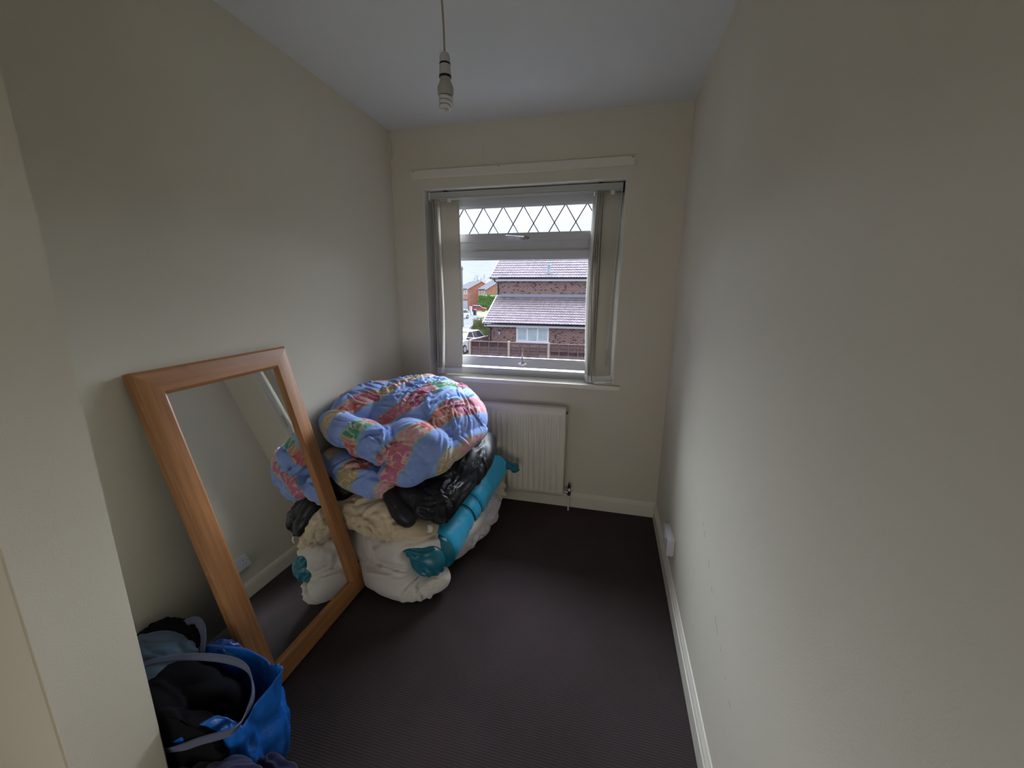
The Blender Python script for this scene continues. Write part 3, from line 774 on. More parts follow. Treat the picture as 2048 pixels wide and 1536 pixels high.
# --- turquoise roll with elastic cords
def roll():
    ax = (B_-A_).normalized(); n1 = Vector((1, 0, 0)); n1 = (n1-ax*n1.dot(ax)).normalized(); n2 = ax.cross(n1)
    L = (B_-A_).length; mb = MB(); NS, NC = 70, 48
    for i in range(NS+1):
        t = i/NS; c = A_.lerp(B_, t)+Vector((0, 0, -.010*math.sin(PI*t)))
        for j in range(NC):
            a = 2*PI*j/NC
            r = .080+.012*math.exp(-((t-.05)/.14)**2)+.004*noise.noise(Vector((t*9, math.cos(a)*1.5, math.sin(a)*1.5)))
            r += .0030*max(0, 1-abs(noise.noise(Vector((t*26+2*noise.noise(Vector((math.cos(a)*2, math.sin(a)*2, t*3))), math.cos(a)*1.2, math.sin(a)*1.2))))*3)
            for tb in (.34, .47): r -= .009*math.exp(-((t-tb)/.018)**2)
            if t < .025: r *= .90+.10*(t/.025)
            mb.v.append(tuple(c+n1*math.cos(a)*r+n2*math.sin(a)*r))
    for i in range(NS):
        for j in range(NC): mb.f.append((i*NC+j, i*NC+(j+1) % NC, (i+1)*NC+(j+1) % NC, (i+1)*NC+j))
    mb.f.append(tuple(range(NC))[::-1]); mb.f.append(tuple(NS*NC+j for j in range(NC)))
    return mb, ax, n1, n2
mb, ax, n1, n2 = roll()
body = mb.build('roll_body', teal_m, smooth=True)
rr_ = empty('bedding_roll', tuple(A_), 'turquoise satin roll bound with thin black elastic cords, wedged into the side of the pile', 'bedding roll')
shift(rr_, body)
# gathered dark end: satin pulled into folds that sag over the white duvet
ra = ax.to_track_quat('Z', 'Y').to_euler(); rdeg = tuple(math.degrees(a) for a in ra)
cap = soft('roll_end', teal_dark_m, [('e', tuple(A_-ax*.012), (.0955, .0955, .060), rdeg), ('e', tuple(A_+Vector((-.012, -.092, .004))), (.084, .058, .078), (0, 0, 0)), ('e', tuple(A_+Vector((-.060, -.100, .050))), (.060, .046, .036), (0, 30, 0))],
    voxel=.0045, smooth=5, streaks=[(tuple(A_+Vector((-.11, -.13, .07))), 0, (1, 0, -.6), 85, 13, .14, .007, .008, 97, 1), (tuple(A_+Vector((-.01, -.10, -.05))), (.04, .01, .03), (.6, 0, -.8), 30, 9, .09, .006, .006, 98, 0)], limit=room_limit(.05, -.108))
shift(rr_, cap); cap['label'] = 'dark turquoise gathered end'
for t in (.34, .47):
    c = A_.lerp(B_, t)+Vector((0, 0, -.010*math.sin(PI*t))); pts = [tuple(c+n1*math.cos(2*PI*j/40)*.0775+n2*math.sin(2*PI*j/40)*.0775+ax*.010*math.sin(2*PI*j/40+t*8)) for j in range(40)]
    o = MB().tube(pts, .0028 if t < .4 else .0018, 8, closed=True).build('elastic_cord', black_m, smooth=True); shift(rr_, o); o['label'] = 'black elastic cord'
# loose corner of satin sticking out at the far end
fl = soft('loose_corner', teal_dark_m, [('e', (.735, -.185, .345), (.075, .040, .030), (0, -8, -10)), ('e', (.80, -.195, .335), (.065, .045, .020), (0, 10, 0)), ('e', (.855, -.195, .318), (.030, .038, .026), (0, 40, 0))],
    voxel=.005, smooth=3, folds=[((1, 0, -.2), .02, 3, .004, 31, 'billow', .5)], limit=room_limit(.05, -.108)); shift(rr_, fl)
# --- black quilt
bq = soft('black_quilt', black_cloth, [
    ('e', (.42, -.56, .46), (.335, .34, .105), (0, 6, 0)),
    ('e', (.64, -.56, .475), (.135, .25, .12), (6, 16, -6)),
    ('t', [(.70, -.30, .53), (.725, -.45, .50), (.715, -.62, .455), (.69, -.78, .40), (.675, -.86, .345)], [.07, .075, .065, .055, .035], .8),
    ('e', (.54, -.88, .435), (.14, .07, .060), (0, 14, 0)), ('e', (.62, -.80, .435), (.115, .17, .075), (14, 20, 0)), ('e', (.655, -.885, .365), (.050, .045, .050), (0, 0, 0)),
    ('t', [(.44, -.93, .45), (.50, -.965, .41), (.54, -.97, .375)], [.045, .045, .038], None),
    ('e', (.12, -.90, .44), (.10, .07, .07), (0, 0, 0)),
    ], voxel=.007, smooth=5,
    folds=[((-.2, .8, .5), .16, 2.6, .009, 41, 'billow', .6)],
    streaks=[((.70, -.60, .50), (.05, .18, .06), (.1, -.9, -.5), 30, 26, .16, .008, .008, 81, 0), ((.60, -.90, .44), (.07, .05, .03), (.9, -.2, -.5), 30, 10, .12, .008, .008, 82, 0)],
    creases=[([(.57, -.98, .44), (.63, -.96, .40), (.68, -.92, .36)], .012, .02)],
    limit=room_limit(.03, -.115, lo=.397, hi=.51))
tag(bq, 'glossy black quilt with silver sketched flowers squeezed under the patterned duvet', 'quilt')
# --- the patterned duvet on top
pdv = soft('patterned_duvet', patch_m, [
    ('e', (.37, -.48, .71), (.36, .36, .215), (0, 0, 0)),
    ('e', (.15, -.66, .79), (.145, .26, .115), (10, 0, 0)),
    ('e', (.54, -.50, .72), (.22, .30, .15), (0, 18, 0)),
    ('e', (.50, -.82, .66), (.20, .135, .135), (14, 6, 8)),
    ('t', [(.09, -.85, .755), (.20, -.91, .750), (.33, -.935, .735), (.44, -.93, .69)], [.072, .078, .078, .06], None),
    ('t', [(.44, -.92, .57), (.52, -.90, .57), (.62, -.82, .60), (.70, -.68, .65), (.73, -.52, .66)], [.060, .062, .058, .052, .045], None),
    ('t', [(.09, -.86, .565), (.20, -.905, .545), (.31, -.93, .525), (.40, -.92, .505)], [.072, .080, .076, .050], None),
    ('e', (.28, -.92, .480), (.15, .06, .040), (0, 12, 0)),
    ], voxel=.0048, smooth=5,
    folds=[((-.45, .8, .4), .17, 2.2, .010, 51, 'billow', .7)],
    streaks=[((.45, -.50, .90), (.12, .16, .04), (-.40, -.90, -.1), 32, 60, .15, .0065, .0095, 90, 0),
             ((.20, -.60, .88), (.10, .16, .04), (.9, -.45, 0), 40, 45, .13, .0060, .0085, 91, 0),
             ((.66, -.60, .78), (.05, .14, .06), (.3, -.75, -.6), 35, 30, .13, .0065, .0085, 92, 0),
             ((.44, -.97, .70), 0, (0, .2, 1), 75, 11, .17, .0080, .011, 93, 1),
             ((.50, -.97, .62), (.06, .02, .05), (.7, -.1, -.6), 45, 10, .11, .010, .006, 94, 0),
             ((.20, -.98, .55), (.09, .02, .04), (1, -.1, .35), 35, 14, .16, .009, .010, 95, 0),
             ((.22, -.98, .74), (.09, .02, .03), (1, -.1, -.3), 25, 8, .14, .010, .006, 96, 0)],
    creases=[([(.02, -.93, .66), (.16, -.99, .655), (.30, -1.01, .66), (.42, -1.0, .655)], .016, .045),
             ([(.41, -1.0, .66), (.425, -1.0, .60), (.40, -1.0, .54)], .012, .030),
             ([(.30, -1.02, .72), (.36, -1.0, .76), (.42, -.96, .78)], .010, .016)],
    limit=room_limit(.004, -.100, lo=.512))
tag(pdv, 'puffy blue duvet with pink, red and gold patchwork print heaped on top of the pile', 'duvet')
# care label
def sheet(pts_uv, name, mat, parent, th=.0012):
    """small flap: grid of 3D rows with thickness"""
    R_n = len(pts_uv); Cn = len(pts_uv[0]); mb = MB()
    mb.add([p for r in pts_uv for p in r], [(i*Cn+j, i*Cn+j+1, (i+1)*Cn+j+1, (i+1)*Cn+j) for i in range(R_n-1) for j in range(Cn-1)])
    o = mb.build(name, mat, smooth=True); m = o.modifiers.new('t', 'SOLIDIFY'); m.thickness = th
    if parent is not None: o.parent = parent
    return o
sheet([[(.630, -.962, .350), (.652, -.955, .352)], [(.636, -.970, .336), (.658, -.962, .338)], [(.634, -.974, .318), (.654, -.966, .320)]], 'care_label', M('white_care_label', (.62, .62, .60), .6).m, cd)['label'] = 'white care label'
# ------------------------------------------------------------------ blue woven bag with clothes
bag_m = M('glossy_blue_woven_plastic', (.008, .13, .55), .30, .5); bag_m.bump(bag_m.noise(28, 5, (1, 1, 1), dist=.6), .7, .008); bag_m = bag_m.m
navy_m = fabric('navy_jersey', (.016, .016, .06)).m
denim_m = fabric('grey_blue_denim', (.085, .13, .19), bumps=(900, .3)).m
blackc_m = fabric('black_jersey', (.005, .005, .007), sheen=.0).m
strap_m = M('grey_blue_webbing', (.11, .125, .19), .8); strap_m = strap_m.m
bg_ = empty('shopping_bag', (.27, -1.73, 0), 'open bright blue woven plastic bag with grey webbing handles beside the mirror foot', 'bag')
def bag_wall():
    mb = MB(); NU, NV = 120, 34; hgt = .30
    for side in (0, 1):
        for i in range(NV+1):
            v = i/NV
            for j in range(NU):
                a = 2*PI*j/NU; ca, sa = math.cos(a), math.sin(a)
                # rounded rectangle footprint, slumping outwards and buckling with height
                rx, ry = .225, .095
                e_ = .55; x = rx*math.copysign(abs(ca)**e_, ca); y = ry*math.copysign(abs(sa)**e_, sa)
                f = noise.noise(Vector((ca*2.2, sa*2.2, v*2.2)))*.030*v+noise.noise(Vector((ca*6, sa*6, v*5+4)))*.012
                k = 1+.10*math.sin(PI*v*.8)-.06*v
                nx_, ny_ = (x/rx, y/ry); ln_ = math.hypot(nx_, ny_)
                x = x*k+nx_/ln_*(f-side*.003); y = y*k+ny_/ln_*(f-side*.003)
                z = v*hgt+.012+(.030*math.sin(a*2+1)+.022*math.sin(a*5))*v**3
                # the corner next to the mirror foot sags forward
                z -= .05*v*max(0, ca)**3
                mb.v.append((.285+x, -1.752+y, z))
    N = (NV+1)*NU
    for i in range(NV):
        for j in range(NU):
            q = (i*NU+j, i*NU+(j+1) % NU, (i+1)*NU+(j+1) % NU, (i+1)*NU+j); mb.f.append(q); mb.f.append(tuple(k+N for k in q[::-1]))
    for j in range(NU): a = NV*NU+j; b = NV*NU+(j+1) % NU; mb.f.append((a, b, b+N, a+N))
    mb.f.append(tuple(range(NU))[::-1]); mb.f.append(tuple(N+j for j in range(NU)))
    return mb
o = bag_wall().build('bag_body', bag_m, smooth=True); shift(bg_, o)
def strap(pts, w, normal_hint, name='handle'):
    P = [Vector(p) for p in pts]; Q = []
    for i in range(len(P)-1):
        a, b, c, d = P[max(i-1, 0)], P[i], P[i+1], P[min(i+2, len(P)-1)]
        for k in range(8): t = k/8; Q.append(.5*((2*b)+(c-a)*t+(2*a-5*b+4*c-d)*t*t+(3*b-a-3*c+d)*t**3))
    Q.append(P[-1]); rows = []
    for i, p in enumerate(Q):
        d = (Q[min(i+1, len(Q)-1)]-Q[max(i-1, 0)]).normalized(); tw = .35*math.sin(i*.25)
        h = Vector(normal_hint); h = (h-d*h.dot(d)).normalized(); s = d.cross(h); h = h*math.cos(tw)+s*math.sin(tw)
        rows.append([tuple(p+h*(u-.5)*w+s*.002*math.sin(u*6)) for u in (0, .33, .66, 1)])
    o = sheet(rows, name, strap_m, None, .0022); shift(bg_, o); return o
strap([(.07, -1.80, .285), (.16, -1.775, .335), (.30, -1.735, .345), (.42, -1.72, .33), (.485, -1.755, .30), (.50, -1.80, .275), (.515, -1.850, .292), (.43, -1.868, .258), (.36, -1.872, .215), (.30, -1.872, .183), (.24, -1.872, .15)], .019, (0, .15, 1))
strap([(.10, -1.70, .28), (.12, -1.665, .34), (.17, -1.655, .365), (.21, -1.67, .34), (.22, -1.69, .29)], .022, (0, .4, 1))
# clothes, each a garment of its own
def cloth(name, mat, shapes, label, cat, folds, voxel=.006, creases=(), smooth=4, ymin=-1.880, streaks=()):
    o = soft(name, mat, shapes, voxel=voxel, smooth=smooth, folds=folds, creases=creases, streaks=streaks, limit=lambda co: np.stack([np.maximum(co[:, 0], .004), np.where(co[:, 0] < (.36 if ymin < -1.87 else 9), np.maximum(co[:, 1], ymin), co[:, 1]), np.maximum(co[:, 2], .004)], 1))
    return tag(o, label, cat)
cloth('black_garment', blackc_m, [('e', (.27, -1.755, .20), (.155, .065, .10), (0, 0, 0)), ('e', (.20, -1.76, .265), (.10, .06, .045), (0, 0, 0)), ('t', [(.20, -1.82, .26), (.32, -1.865, .25), (.42, -1.865, .22), (.45, -1.875, .10)], [.05, .052, .048, .045], None), ('e', (.33, -1.875, .13), (.14, .045, .13), (0, 0, 0))], 'black clothing filling the middle of the blue bag', 'clothing', [((1, .2, .1), .07, 2.5, .008, 61, 'billow', .6)], ymin=-1.862, streaks=[((.35, -1.84, .22), (.07, .02, .05), (.8, -.2, -.6), 40, 14, .11, .007, .008, 101, 0)])
cloth('denim_jeans', denim_m, [('t', [(.02, -1.765, .30), (.07, -1.745, .335), (.13, -1.725, .325), (.19, -1.71, .285)], [.030, .038, .040, .030], .7), ('t', [(.02, -1.79, .27), (.08, -1.80, .295), (.14, -1.80, .285)], [.035, .04, .032], .6), ('e', (.15, -1.755, .29), (.05, .05, .022), (0, 18, 0))],
      'folded grey blue denim spilling over the back of the blue bag', 'clothing', [((.8, .3, -.4), .05, 2.5, .006, 62, 'billow', .6)], streaks=[((.10, -1.74, .34), (.05, .03, .02), (.9, .3, -.3), 35, 14, .09, .005, .006, 103, 0)], voxel=.005)
cloth('dark_scarf', blackc_m, [('t', [(.01, -1.71, .315), (.06, -1.685, .345), (.12, -1.665, .340), (.165, -1.665, .305), (.19, -1.68, .26)], [.022, .026, .024, .020, .016], .7)], 'black garment looped along the top of the bag against the wall', 'clothing', [((1, 0, 0), .02, 2, .004, 64, 'billow', .6)], voxel=.005)
cloth('blue_carrier', M('crumpled_blue_plastic', (.006, .055, .26), .3, .5).m, [('e', (.265, -1.655, .265), (.055, .022, .045), (0, 20, 20)), ('e', (.30, -1.66, .24), (.04, .02, .045), (0, 0, 0))], 'dark blue plastic carrier poking up between the bag and the mirror', 'plastic bag', [((.3, 0, 1), .025, 2.5, .005, 66, 'ridge', .7)], voxel=.005)
cloth('navy_garment', navy_m, [('t', [(.36, -1.85, .10), (.45, -1.825, .11), (.54, -1.80, .075), (.60, -1.775, .035)], [.050, .052, .048, .030], .8), ('e', (.50, -1.88, .09), (.14, .07, .085), (0, 10, 0)), ('e', (.44, -1.93, .10), (.10, .05, .09), (0, 0, 0)), ('e', (.52, -1.87, .13), (.085, .05, .085), (0, 20, 0)), ('e', (.62, -1.80, .03), (.05, .04, .028), (0, 0, 0))],
      'navy blue garment slumped on the carpet in front of the blue bag', 'clothing', [((.8, .4, -.4), .06, 2.3, .008, 67, 'billow', .6)], streaks=[((.52, -1.84, .12), (.08, .04, .03), (.8, .3, -.5), 45, 20, .10, .006, .009, 102, 0)], voxel=.005)

# ------------------------------------------------------------------ outside: street level is z = GZ
def brick_mat(name, c1, c2, mortar, rot=0):
    m = M(name, c1, .9, .1)
    tcn = m.n('ShaderNodeTexCoord'); m.co = tcn
    sp = m.n('ShaderNodeSeparateXYZ'); m.l(tcn.outputs['Object'], sp.inputs[0])
    cb = m.n('ShaderNodeCombineXYZ'); m.l(m.math('ADD', sp.outputs[0], sp.outputs[1]), cb.inputs[0]); m.l(sp.outputs[2], cb.inputs[1])
    b = m.n('ShaderNodeTexBrick'); b.inputs['Scale'].default_value = 1; b.inputs['Brick Width'].default_value = .225; b.inputs['Row Height'].default_value = .075
    b.inputs['Mortar Size'].default_value = .010; b.inputs['Color1'].default_value = (*c1, 1); b.inputs['Color2'].default_value = (*c2, 1); b.inputs['Mortar'].default_value = (*mortar, 1)
    m.l(cb.outputs[0], b.inputs['Vector'])
    # each brick a shade of its own
    cbs = m.n('ShaderNodeCombineXYZ'); m.l(m.math('FLOOR', m.math('DIVIDE', sp.outputs[2], .075)), cbs.inputs[1]); m.l(m.math('FLOOR', m.math('DIVIDE', m.math('ADD', sp.outputs[0], sp.outputs[1]), .1125)), cbs.inputs[0])
    w = m.n('ShaderNodeTexWhiteNoise', noise_dimensions='2D'); m.l(cbs.outputs[0], w.inputs['Vector'])
    c = m.mix(m.rng(w.outputs['Value'], .72, .9, 0, .75), b.outputs['Color'], (c1[0]*.32, c1[1]*.34, c1[2]*.40)); c = m.mix(m.rng(w.outputs['Value'], .22, .06, 0, .5), c, (min(1, c1[0]*1.7), c1[1]*1.7, c1[2]*1.4))
    m.base(c); m.bump(b.outputs['Fac'], .4, -.006); return m.m
EXT = 1.0
brick1 = brick_mat('plum_brown_brick', (.185, .098, .092), (.25, .14, .125), (.36, .31, .31))
brick2 = brick_mat('orange_brick', (.46, .18, .12), (.50, .22, .14), (.46, .32, .26))
white_pvc = M('white_exterior_board', (.60, .61, .67), .5, .3).m
gutter_m = M('black_gutter_plastic', (.022, .024, .034), .4, .4).m
lead_flash = M('grey_lead_flashing', (.23, .24, .30), .6).m
rooftile = M('brown_grey_concrete_tile', (.17, .140, .153), .85, .1); rooftile.vary(5, .22, 5)
rooftile.bump(rooftile.noise(30, 3), .3, .004); rooftile = rooftile.m
far_tile = M('grey_slate_colour_tile', (.11, .105, .115), 1, 0); far_tile.vary(2, .1); far_tile = far_tile.m
glass_far = M('house_window_glass', (.42, .53, .58), .12, .5); glass_far.vary(2.5, .12); glass_far = glass_far.m
tarmac = M('grey_tarmac', (.105, .105, .11), 1, 0); tarmac.vary(.25, .12, 5); tarmac = tarmac.m
grass_m = M('lawn_grass', (.10, .17, .05), .95, .1); grass_m.vary(1.2, .25, 5); grass_m = grass_m.m
struct(MB().box(-160, 120, T, 330, GZ-.3, GZ).build('ground', tarmac))
tag(MB().add([(-31.5, 95, GZ+.02), (-24, 95, GZ+.02), (-15.5, 62, GZ+.02), (-19.0, 64, GZ+.02), (-24.6, 73, GZ+.02)], [(0, 1, 2, 3, 4)]).build('lawn', grass_m), 'small green front lawn beyond the parked red car', 'lawn', kind='stuff')
tag(MB().add([(-6.5, 2.5, GZ+.02), (8, 2.5, GZ+.02), (8, 15.4, GZ+.02), (-6.5, 15.4, GZ+.02)], [(0, 1, 2, 3)]).build('garden_grass', M('worn_back_grass', (.085, .09, .07), 1, 0).m), 'back garden grass below the window', 'lawn', kind='stuff')

def tiles(x0, x1, e0, e1, gauge, name, parent, pitch=.15, thick=.030):
    """a pitched roof of interlocking rolled tiles: e0 = (y, z) at the eaves, e1 = (y, z) at the top"""
    d = Vector((0, e1[0]-e0[0], e1[1]-e0[1])); L = d.length; d.normalize(); nrm = Vector((0, -d.z, d.y))
    rows = max(1, round(L/gauge)); g = L/rows; k = round((x1-x0)/pitch); nc = k*5
    mb = MB(); rnd = random.Random(5)
    prof = [0, .55, 1, .55, .06]
    for r in range(rows):
        base = len(mb.v)
        for i, (t, h) in enumerate(((0, 0), (0, thick), (g+.01, .004))):
            for c in range(nc+1):
                x = x0+(x1-x0)*c/nc; roll = prof[c % 5]*.024
                tile = c//10; jit = .004*math.sin(tile*12.9+r*7.1)
                p = Vector((x, e0[0], e0[1]))+d*(r*g+t)+nrm*(h+roll*(1 if i else .2)+(jit if i == 1 else 0))
                mb.v.append(tuple(p))
        for i in range(2):
            for c in range(nc): a = base+i*(nc+1)+c; mb.f.append((a, a+1, a+nc+2, a+nc+1))
    o = auto(mb.build(name, rooftile, parent), 40); o['kind'] = 'stuff'; return o

hs = empty('house', (-1.0, 17.75, GZ), 'plum brick house with a tiled lean-to below its tiled main roof', 'house')
def H_(o): shift(hs, o); return o
LX, RX, LY, MY = -4.81, 6.0, 17.75, 20.2
H_(MB().box(LX, RX, LY, MY, GZ, -.12).build('lean_to_wall', brick1))
H_(MB().box(-5.06, RX, MY, MY+8, GZ, 2.22).build('main_wall', brick1))
g = MB().add([(-5.06, MY, 2.2), (-5.06, MY+8, 2.2), (-5.06, MY+4, 4.4), (-4.96, MY, 2.2), (-4.96, MY+8, 2.2), (-4.96, MY+4, 4.4)], [(0, 1, 2), (3, 5, 4), (0, 3, 4, 1), (1, 4, 5, 2), (2, 5, 3, 0)]).build('gable', brick1); H_(g)
g = MB().add([(LX, LY, -.14), (LX, MY, -.14), (LX, MY, 1.22), (LX+.1, LY, -.14), (LX+.1, MY, -.14), (LX+.1, MY, 1.22)], [(0, 1, 2), (3, 5, 4), (0, 3, 4, 1), (1, 4, 5, 2), (2, 5, 3, 0)]).build('lean_to_gable', brick1); H_(g)
o = tiles(-5.03, RX+.2, (17.42, -.06), (20.12, 1.30), .26, 'lean_to_roof_tiles', None); shift(hs, o)
o = tiles(-5.38, RX+.2, (19.88, 2.30), (24.2, 4.80), .29, 'main_roof_tiles', None); shift(hs, o)
o = MB().add([(-5.38, 24.2, 4.82), (RX+.2, 24.2, 4.82), (RX+.2, 28.5, 2.3), (-5.38, 28.5, 2.3), (-5.38, 24.2, 4.76), (RX+.2, 24.2, 4.76), (RX+.2, 28.5, 2.24), (-5.38, 28.5, 2.24)], [(0, 1, 2, 3), (7, 6, 5, 4), (0, 4, 5, 1), (3, 2, 6, 7), (0, 3, 7, 4), (1, 5, 6, 2)]).build('rear_roof_slope', rooftile); H_(o)
H_(MB().tube([(-5.4, 24.2, 4.83), (RX+.2, 24.2, 4.83)], .11, 10).build('ridge_tile_row', rooftile))
# flashing, fascias, gutters, downpipes, verges
H_(MB().add([(-5.03, 20.00, 1.285), (RX, 20.00, 1.285), (RX, 20.19, 1.42), (-5.03, 20.19, 1.42), (-5.03, 20.00, 1.25), (RX, 20.00, 1.25), (RX, 20.19, 1.38), (-5.03, 20.19, 1.38)], [(0, 1, 2, 3), (7, 6, 5, 4), (0, 4, 5, 1), (3, 2, 6, 7), (0, 3, 7, 4), (1, 5, 6, 2)]).build('lead_flashing', lead_flash))
o = H_(MB().box(-5.0, RX, 17.50, 17.74, -.245, -.125).build('lean_to_fascia', white_pvc)); o['label'] = 'white fascia board of the lean-to'
o = H_(MB().box(-5.30, RX, 19.96, 20.2, 2.12, 2.24).build('main_fascia', white_pvc)); o['label'] = 'white fascia board of the main roof'
gp = [(.055*math.cos(a), .055*math.sin(a)) for a in [PI+PI*i/8 for i in range(9)]]
H_(MB().prism([(17.44+p, -.085+q) for p, q in gp], -5.02, RX, 'X').build('gutter', gutter_m))
H_(MB().prism([(19.90+p, 2.285+q) for p, q in gp], -5.40, RX, 'X').build('gutter', gutter_m))
H_(MB().tube([(-5.16, 19.90, 2.24), (-5.14, 19.95, 2.12), (-4.99, 20.12, 2.0), (-4.98, 20.14, 1.2)], .034, 8).build('downpipe', gutter_m))
H_(MB().tube([(-4.93, 17.46, -.13), (-4.88, 17.55, -.25), (-4.72, 17.69, -.34), (-4.72, 17.70, GZ)], .034, 8).build('downpipe', gutter_m))
def verge(x, a, b, w):
    a = Vector((x, *a)); b = Vector((x, *b)); mb = MB()
    vs = [a, b, b+Vector((0, 0, .075)), a+Vector((0, 0, .075))]; vs += [v+Vector((w, 0, 0)) for v in vs]
    return mb.add(vs, [(0, 1, 2, 3), (7, 6, 5, 4), (0, 4, 5, 1), (1, 5, 6, 2), (2, 6, 7, 3), (3, 7, 4, 0)])
H_(verge(-5.09, (17.40, -.10), (20.12, 1.27), .07).build('verge', M('pale_verge_mortar', (.38, .32, .32), .9).m))
H_(verge(-5.42, (19.88, 2.27), (24.2, 4.76), .05).build('verge', gutter_m))
# roof vent
fx, fy, fz = -2.12, 20.32, 2.56
vent_m = M('pale_blue_grey_vent_metal', (.38, .45, .50), .5).m
vp = H_(MB().lathe([(.11, fz-.12), (.10, fz+.08), (.085, fz+.22), (.085, fz+.44)], (fx, fy, 0), 12).build('roof_vent', vent_m))
o = MB().lathe([(.10, fz+.30), (.115, fz+.31), (.115, fz+.34), (.10, fz+.35)], (fx, fy, 0), 12).lathe([(.10, fz+.42), (.12, fz+.43), (.10, fz+.50)], (fx, fy, 0), 12).build('vent_cowl', vent_m); shift(hs, o); o.parent = vp
H_(MB().box(-.22, .22, -.20, .20, -.012, .012, Matrix.Translation((fx, fy, fz-.035)) @ Matrix.Rotation(math.radians(30), 4, 'X')).build('flashing_plate', M('pale_sage_flashing', (.30, .34, .32), .7).m))
# three-light kitchen window
wx0, wx1, wz0, wz1 = -3.33, -1.63, -1.00, -.25
yw = LY-.035
wf = H_(ringbox(MB(), wx0, wx1, wz0, wz1, .06, yw, LY+.02).box(wx0+.56, wx0+.63, yw, LY+.02, wz0+.06, wz1-.06).box(wx1-.63, wx1-.56, yw, LY+.02, wz0+.06, wz1-.06).build('window', M('white_house_window_frame', (.78, .80, .86), .4, .4).m, bevel=.004))
for a, b, c in ((wx0+.06, wx0+.56, 1), (wx0+.63, wx1-.63, 0), (wx1-.56, wx1-.06, 1)):
    ins = .05 if c else .012
    if c: o = ringbox(MB(), a, b, wz0+.06, wz1-.06, ins, yw-.012, LY).build('casement', white_pvc); shift(hs, o); o.parent = wf
    o = MB().box(a+ins, b-ins, yw+.012, yw+.018, wz0+.06+ins, wz1-.06-ins).build('pane', glass_far); shift(hs, o); o.parent = wf
    mx_, mz_ = (a+b)/2, (wz0+wz1)/2
    for bx in ((mx_-.011, mx_+.011, wz0+.06+ins, wz1-.06-ins), (a+ins, b-ins, mz_-.011, mz_+.011)):
        o = MB().box(bx[0], bx[1], yw+.004, yw+.014, bx[2], bx[3]).build('glazing_bar', white_pvc); shift(hs, o); o.parent = wf
H_(MB().box(wx0-.04, wx1+.04, yw-.06, LY+.01, wz0-.05, wz0).build('window_sill', white_pvc))
# lantern on the wall
ln = empty('wall_lantern', (-4.21, LY, -.48), 'small pale lantern on the brick wall of the lean-to', 'lantern')
o = MB().box(-4.24, -4.18, LY-.02, LY, -.60, -.46).tube([(-4.21, LY-.02, -.56), (-4.21, LY-.10, -.60), (-4.21, LY-.15, -.55)], .012, 6).build('bracket', gutter_m); shift(ln, o)
o = MB().lathe([(.035, -.66), (.06, -.56), (.065, -.50)], (-4.21, LY-.15, 0), 6).build('lantern_glass', M('pale_lantern_glass', (.42, .47, .58), .2).m); shift(ln, o)
o = MB().lathe([(.075, -.50), (.055, -.45), (.012, -.40), (.006, -.37)], (-4.21, LY-.15, 0), 6).build('lantern_cap', gutter_m); shift(ln, o)

# ---- fence
fence_wood = M('dark_brown_stained_timber', (.085, .052, .050), .9, .1); fence_wood.base(fence_wood.mix(fence_wood.rng(fence_wood.noise(2, 5, (4, 4, 40)), .3, .7, 0, 1), (.085, .050, .054), (.18, .118, .122))); fence_wood = fence_wood.m
fence_light = M('worn_brown_timber', (.17, .112, .118), .9, .1); fence_light.vary(6, .2); fence_light = fence_light.m
fence_dark = M('darkest_brown_timber', (.065, .038, .043), .9, .1); fence_dark.vary(6, .3); fence_dark = fence_dark.m
post_m = M('pale_weathered_post', (.44, .37, .30), .9).m
fn = empty('fence', (-2.3, 15.55, GZ), 'brown overlapping slat garden fence with pale posts across the back garden', 'fence')
px = [-5.10, -3.17, -1.29, .52, 2.40, 4.28]
FT, FB = -.80, GZ+.06
for x in px:
    o = MB().box(x-.05, x+.05, 15.50, 15.60, GZ, FT+.05).build('post', post_m, bevel=.008); shift(fn, o)
def slat_panel(a, b, root, zt, zb, name='panel', rows=11, seed=0):
    """timber panel between points a and b (x, y): frame battens are the panel, wavy overlapping slats its pieces"""
    a = Vector((a[0], a[1], 0)); b = Vector((b[0], b[1], 0)); d = (b-a); L = d.length; d.normalize(); n = Vector((d.y, -d.x, 0))
    Mx = Matrix(((d.x, n.x, 0, a.x), (d.y, n.y, 0, a.y), (0, 0, 1, 0), (0, 0, 0, 1)))
    rnd = random.Random(seed); mb = MB()
    mb.box(.0, L, -.02, .035, zt-.03, zt+.01, Mx)
    for k in range(5):
        x = L*k/4; x0 = min(max(x-.02, 0), L-.04); mb.box(x0, x0+.04, .034, .055, zb, zt-.03, Mx)
    p = mb.build(name, fence_light); shift(root, p)
    h = (zt-.03-zb)/rows
    for r in range(rows):
        z0 = zb+r*h; vs = []; N = 12
        for y_off in (.0, -.012):
            for i in range(N+1):
                x = L*i/N; w = .012*math.sin(i*1.3+r*2.1+seed)+rnd.uniform(-.006, .006)
                vs.append(Mx @ Vector((x, y_off+.036, z0-.022+w))); vs.append(Mx @ Vector((x, y_off+.002, z0+h+.008)))
        fs = []
        for i in range(N):
            q = i*2; m_ = 2*(N+1)
            fs += [(q, q+2, q+3, q+1), (q+m_+1, q+m_+3, q+m_+2, q+m_), (q, q+m_, q+m_+2, q+2), (q+1, q+3, q+m_+3, q+m_+1)]
        e_ = 2*N; m_ = 2*(N+1); fs += [(0, 1, m_+1, m_), (e_, e_+m_, e_+m_+1, e_+1)]
        o = MB().add(vs, fs).build('slat', rnd.choice((fence_wood, fence_wood, fence_dark, fence_light))); shift(root, o); o.parent = p
for i in range(5): slat_panel((px[i]+.05, 15.55), (px[i+1]-.05, 15.55), fn, FT, FB, seed=i)
sf = empty('side_fence', (-5.0, 16.6, GZ), 'short return of brown slat fence running back to the lean-to corner', 'fence')
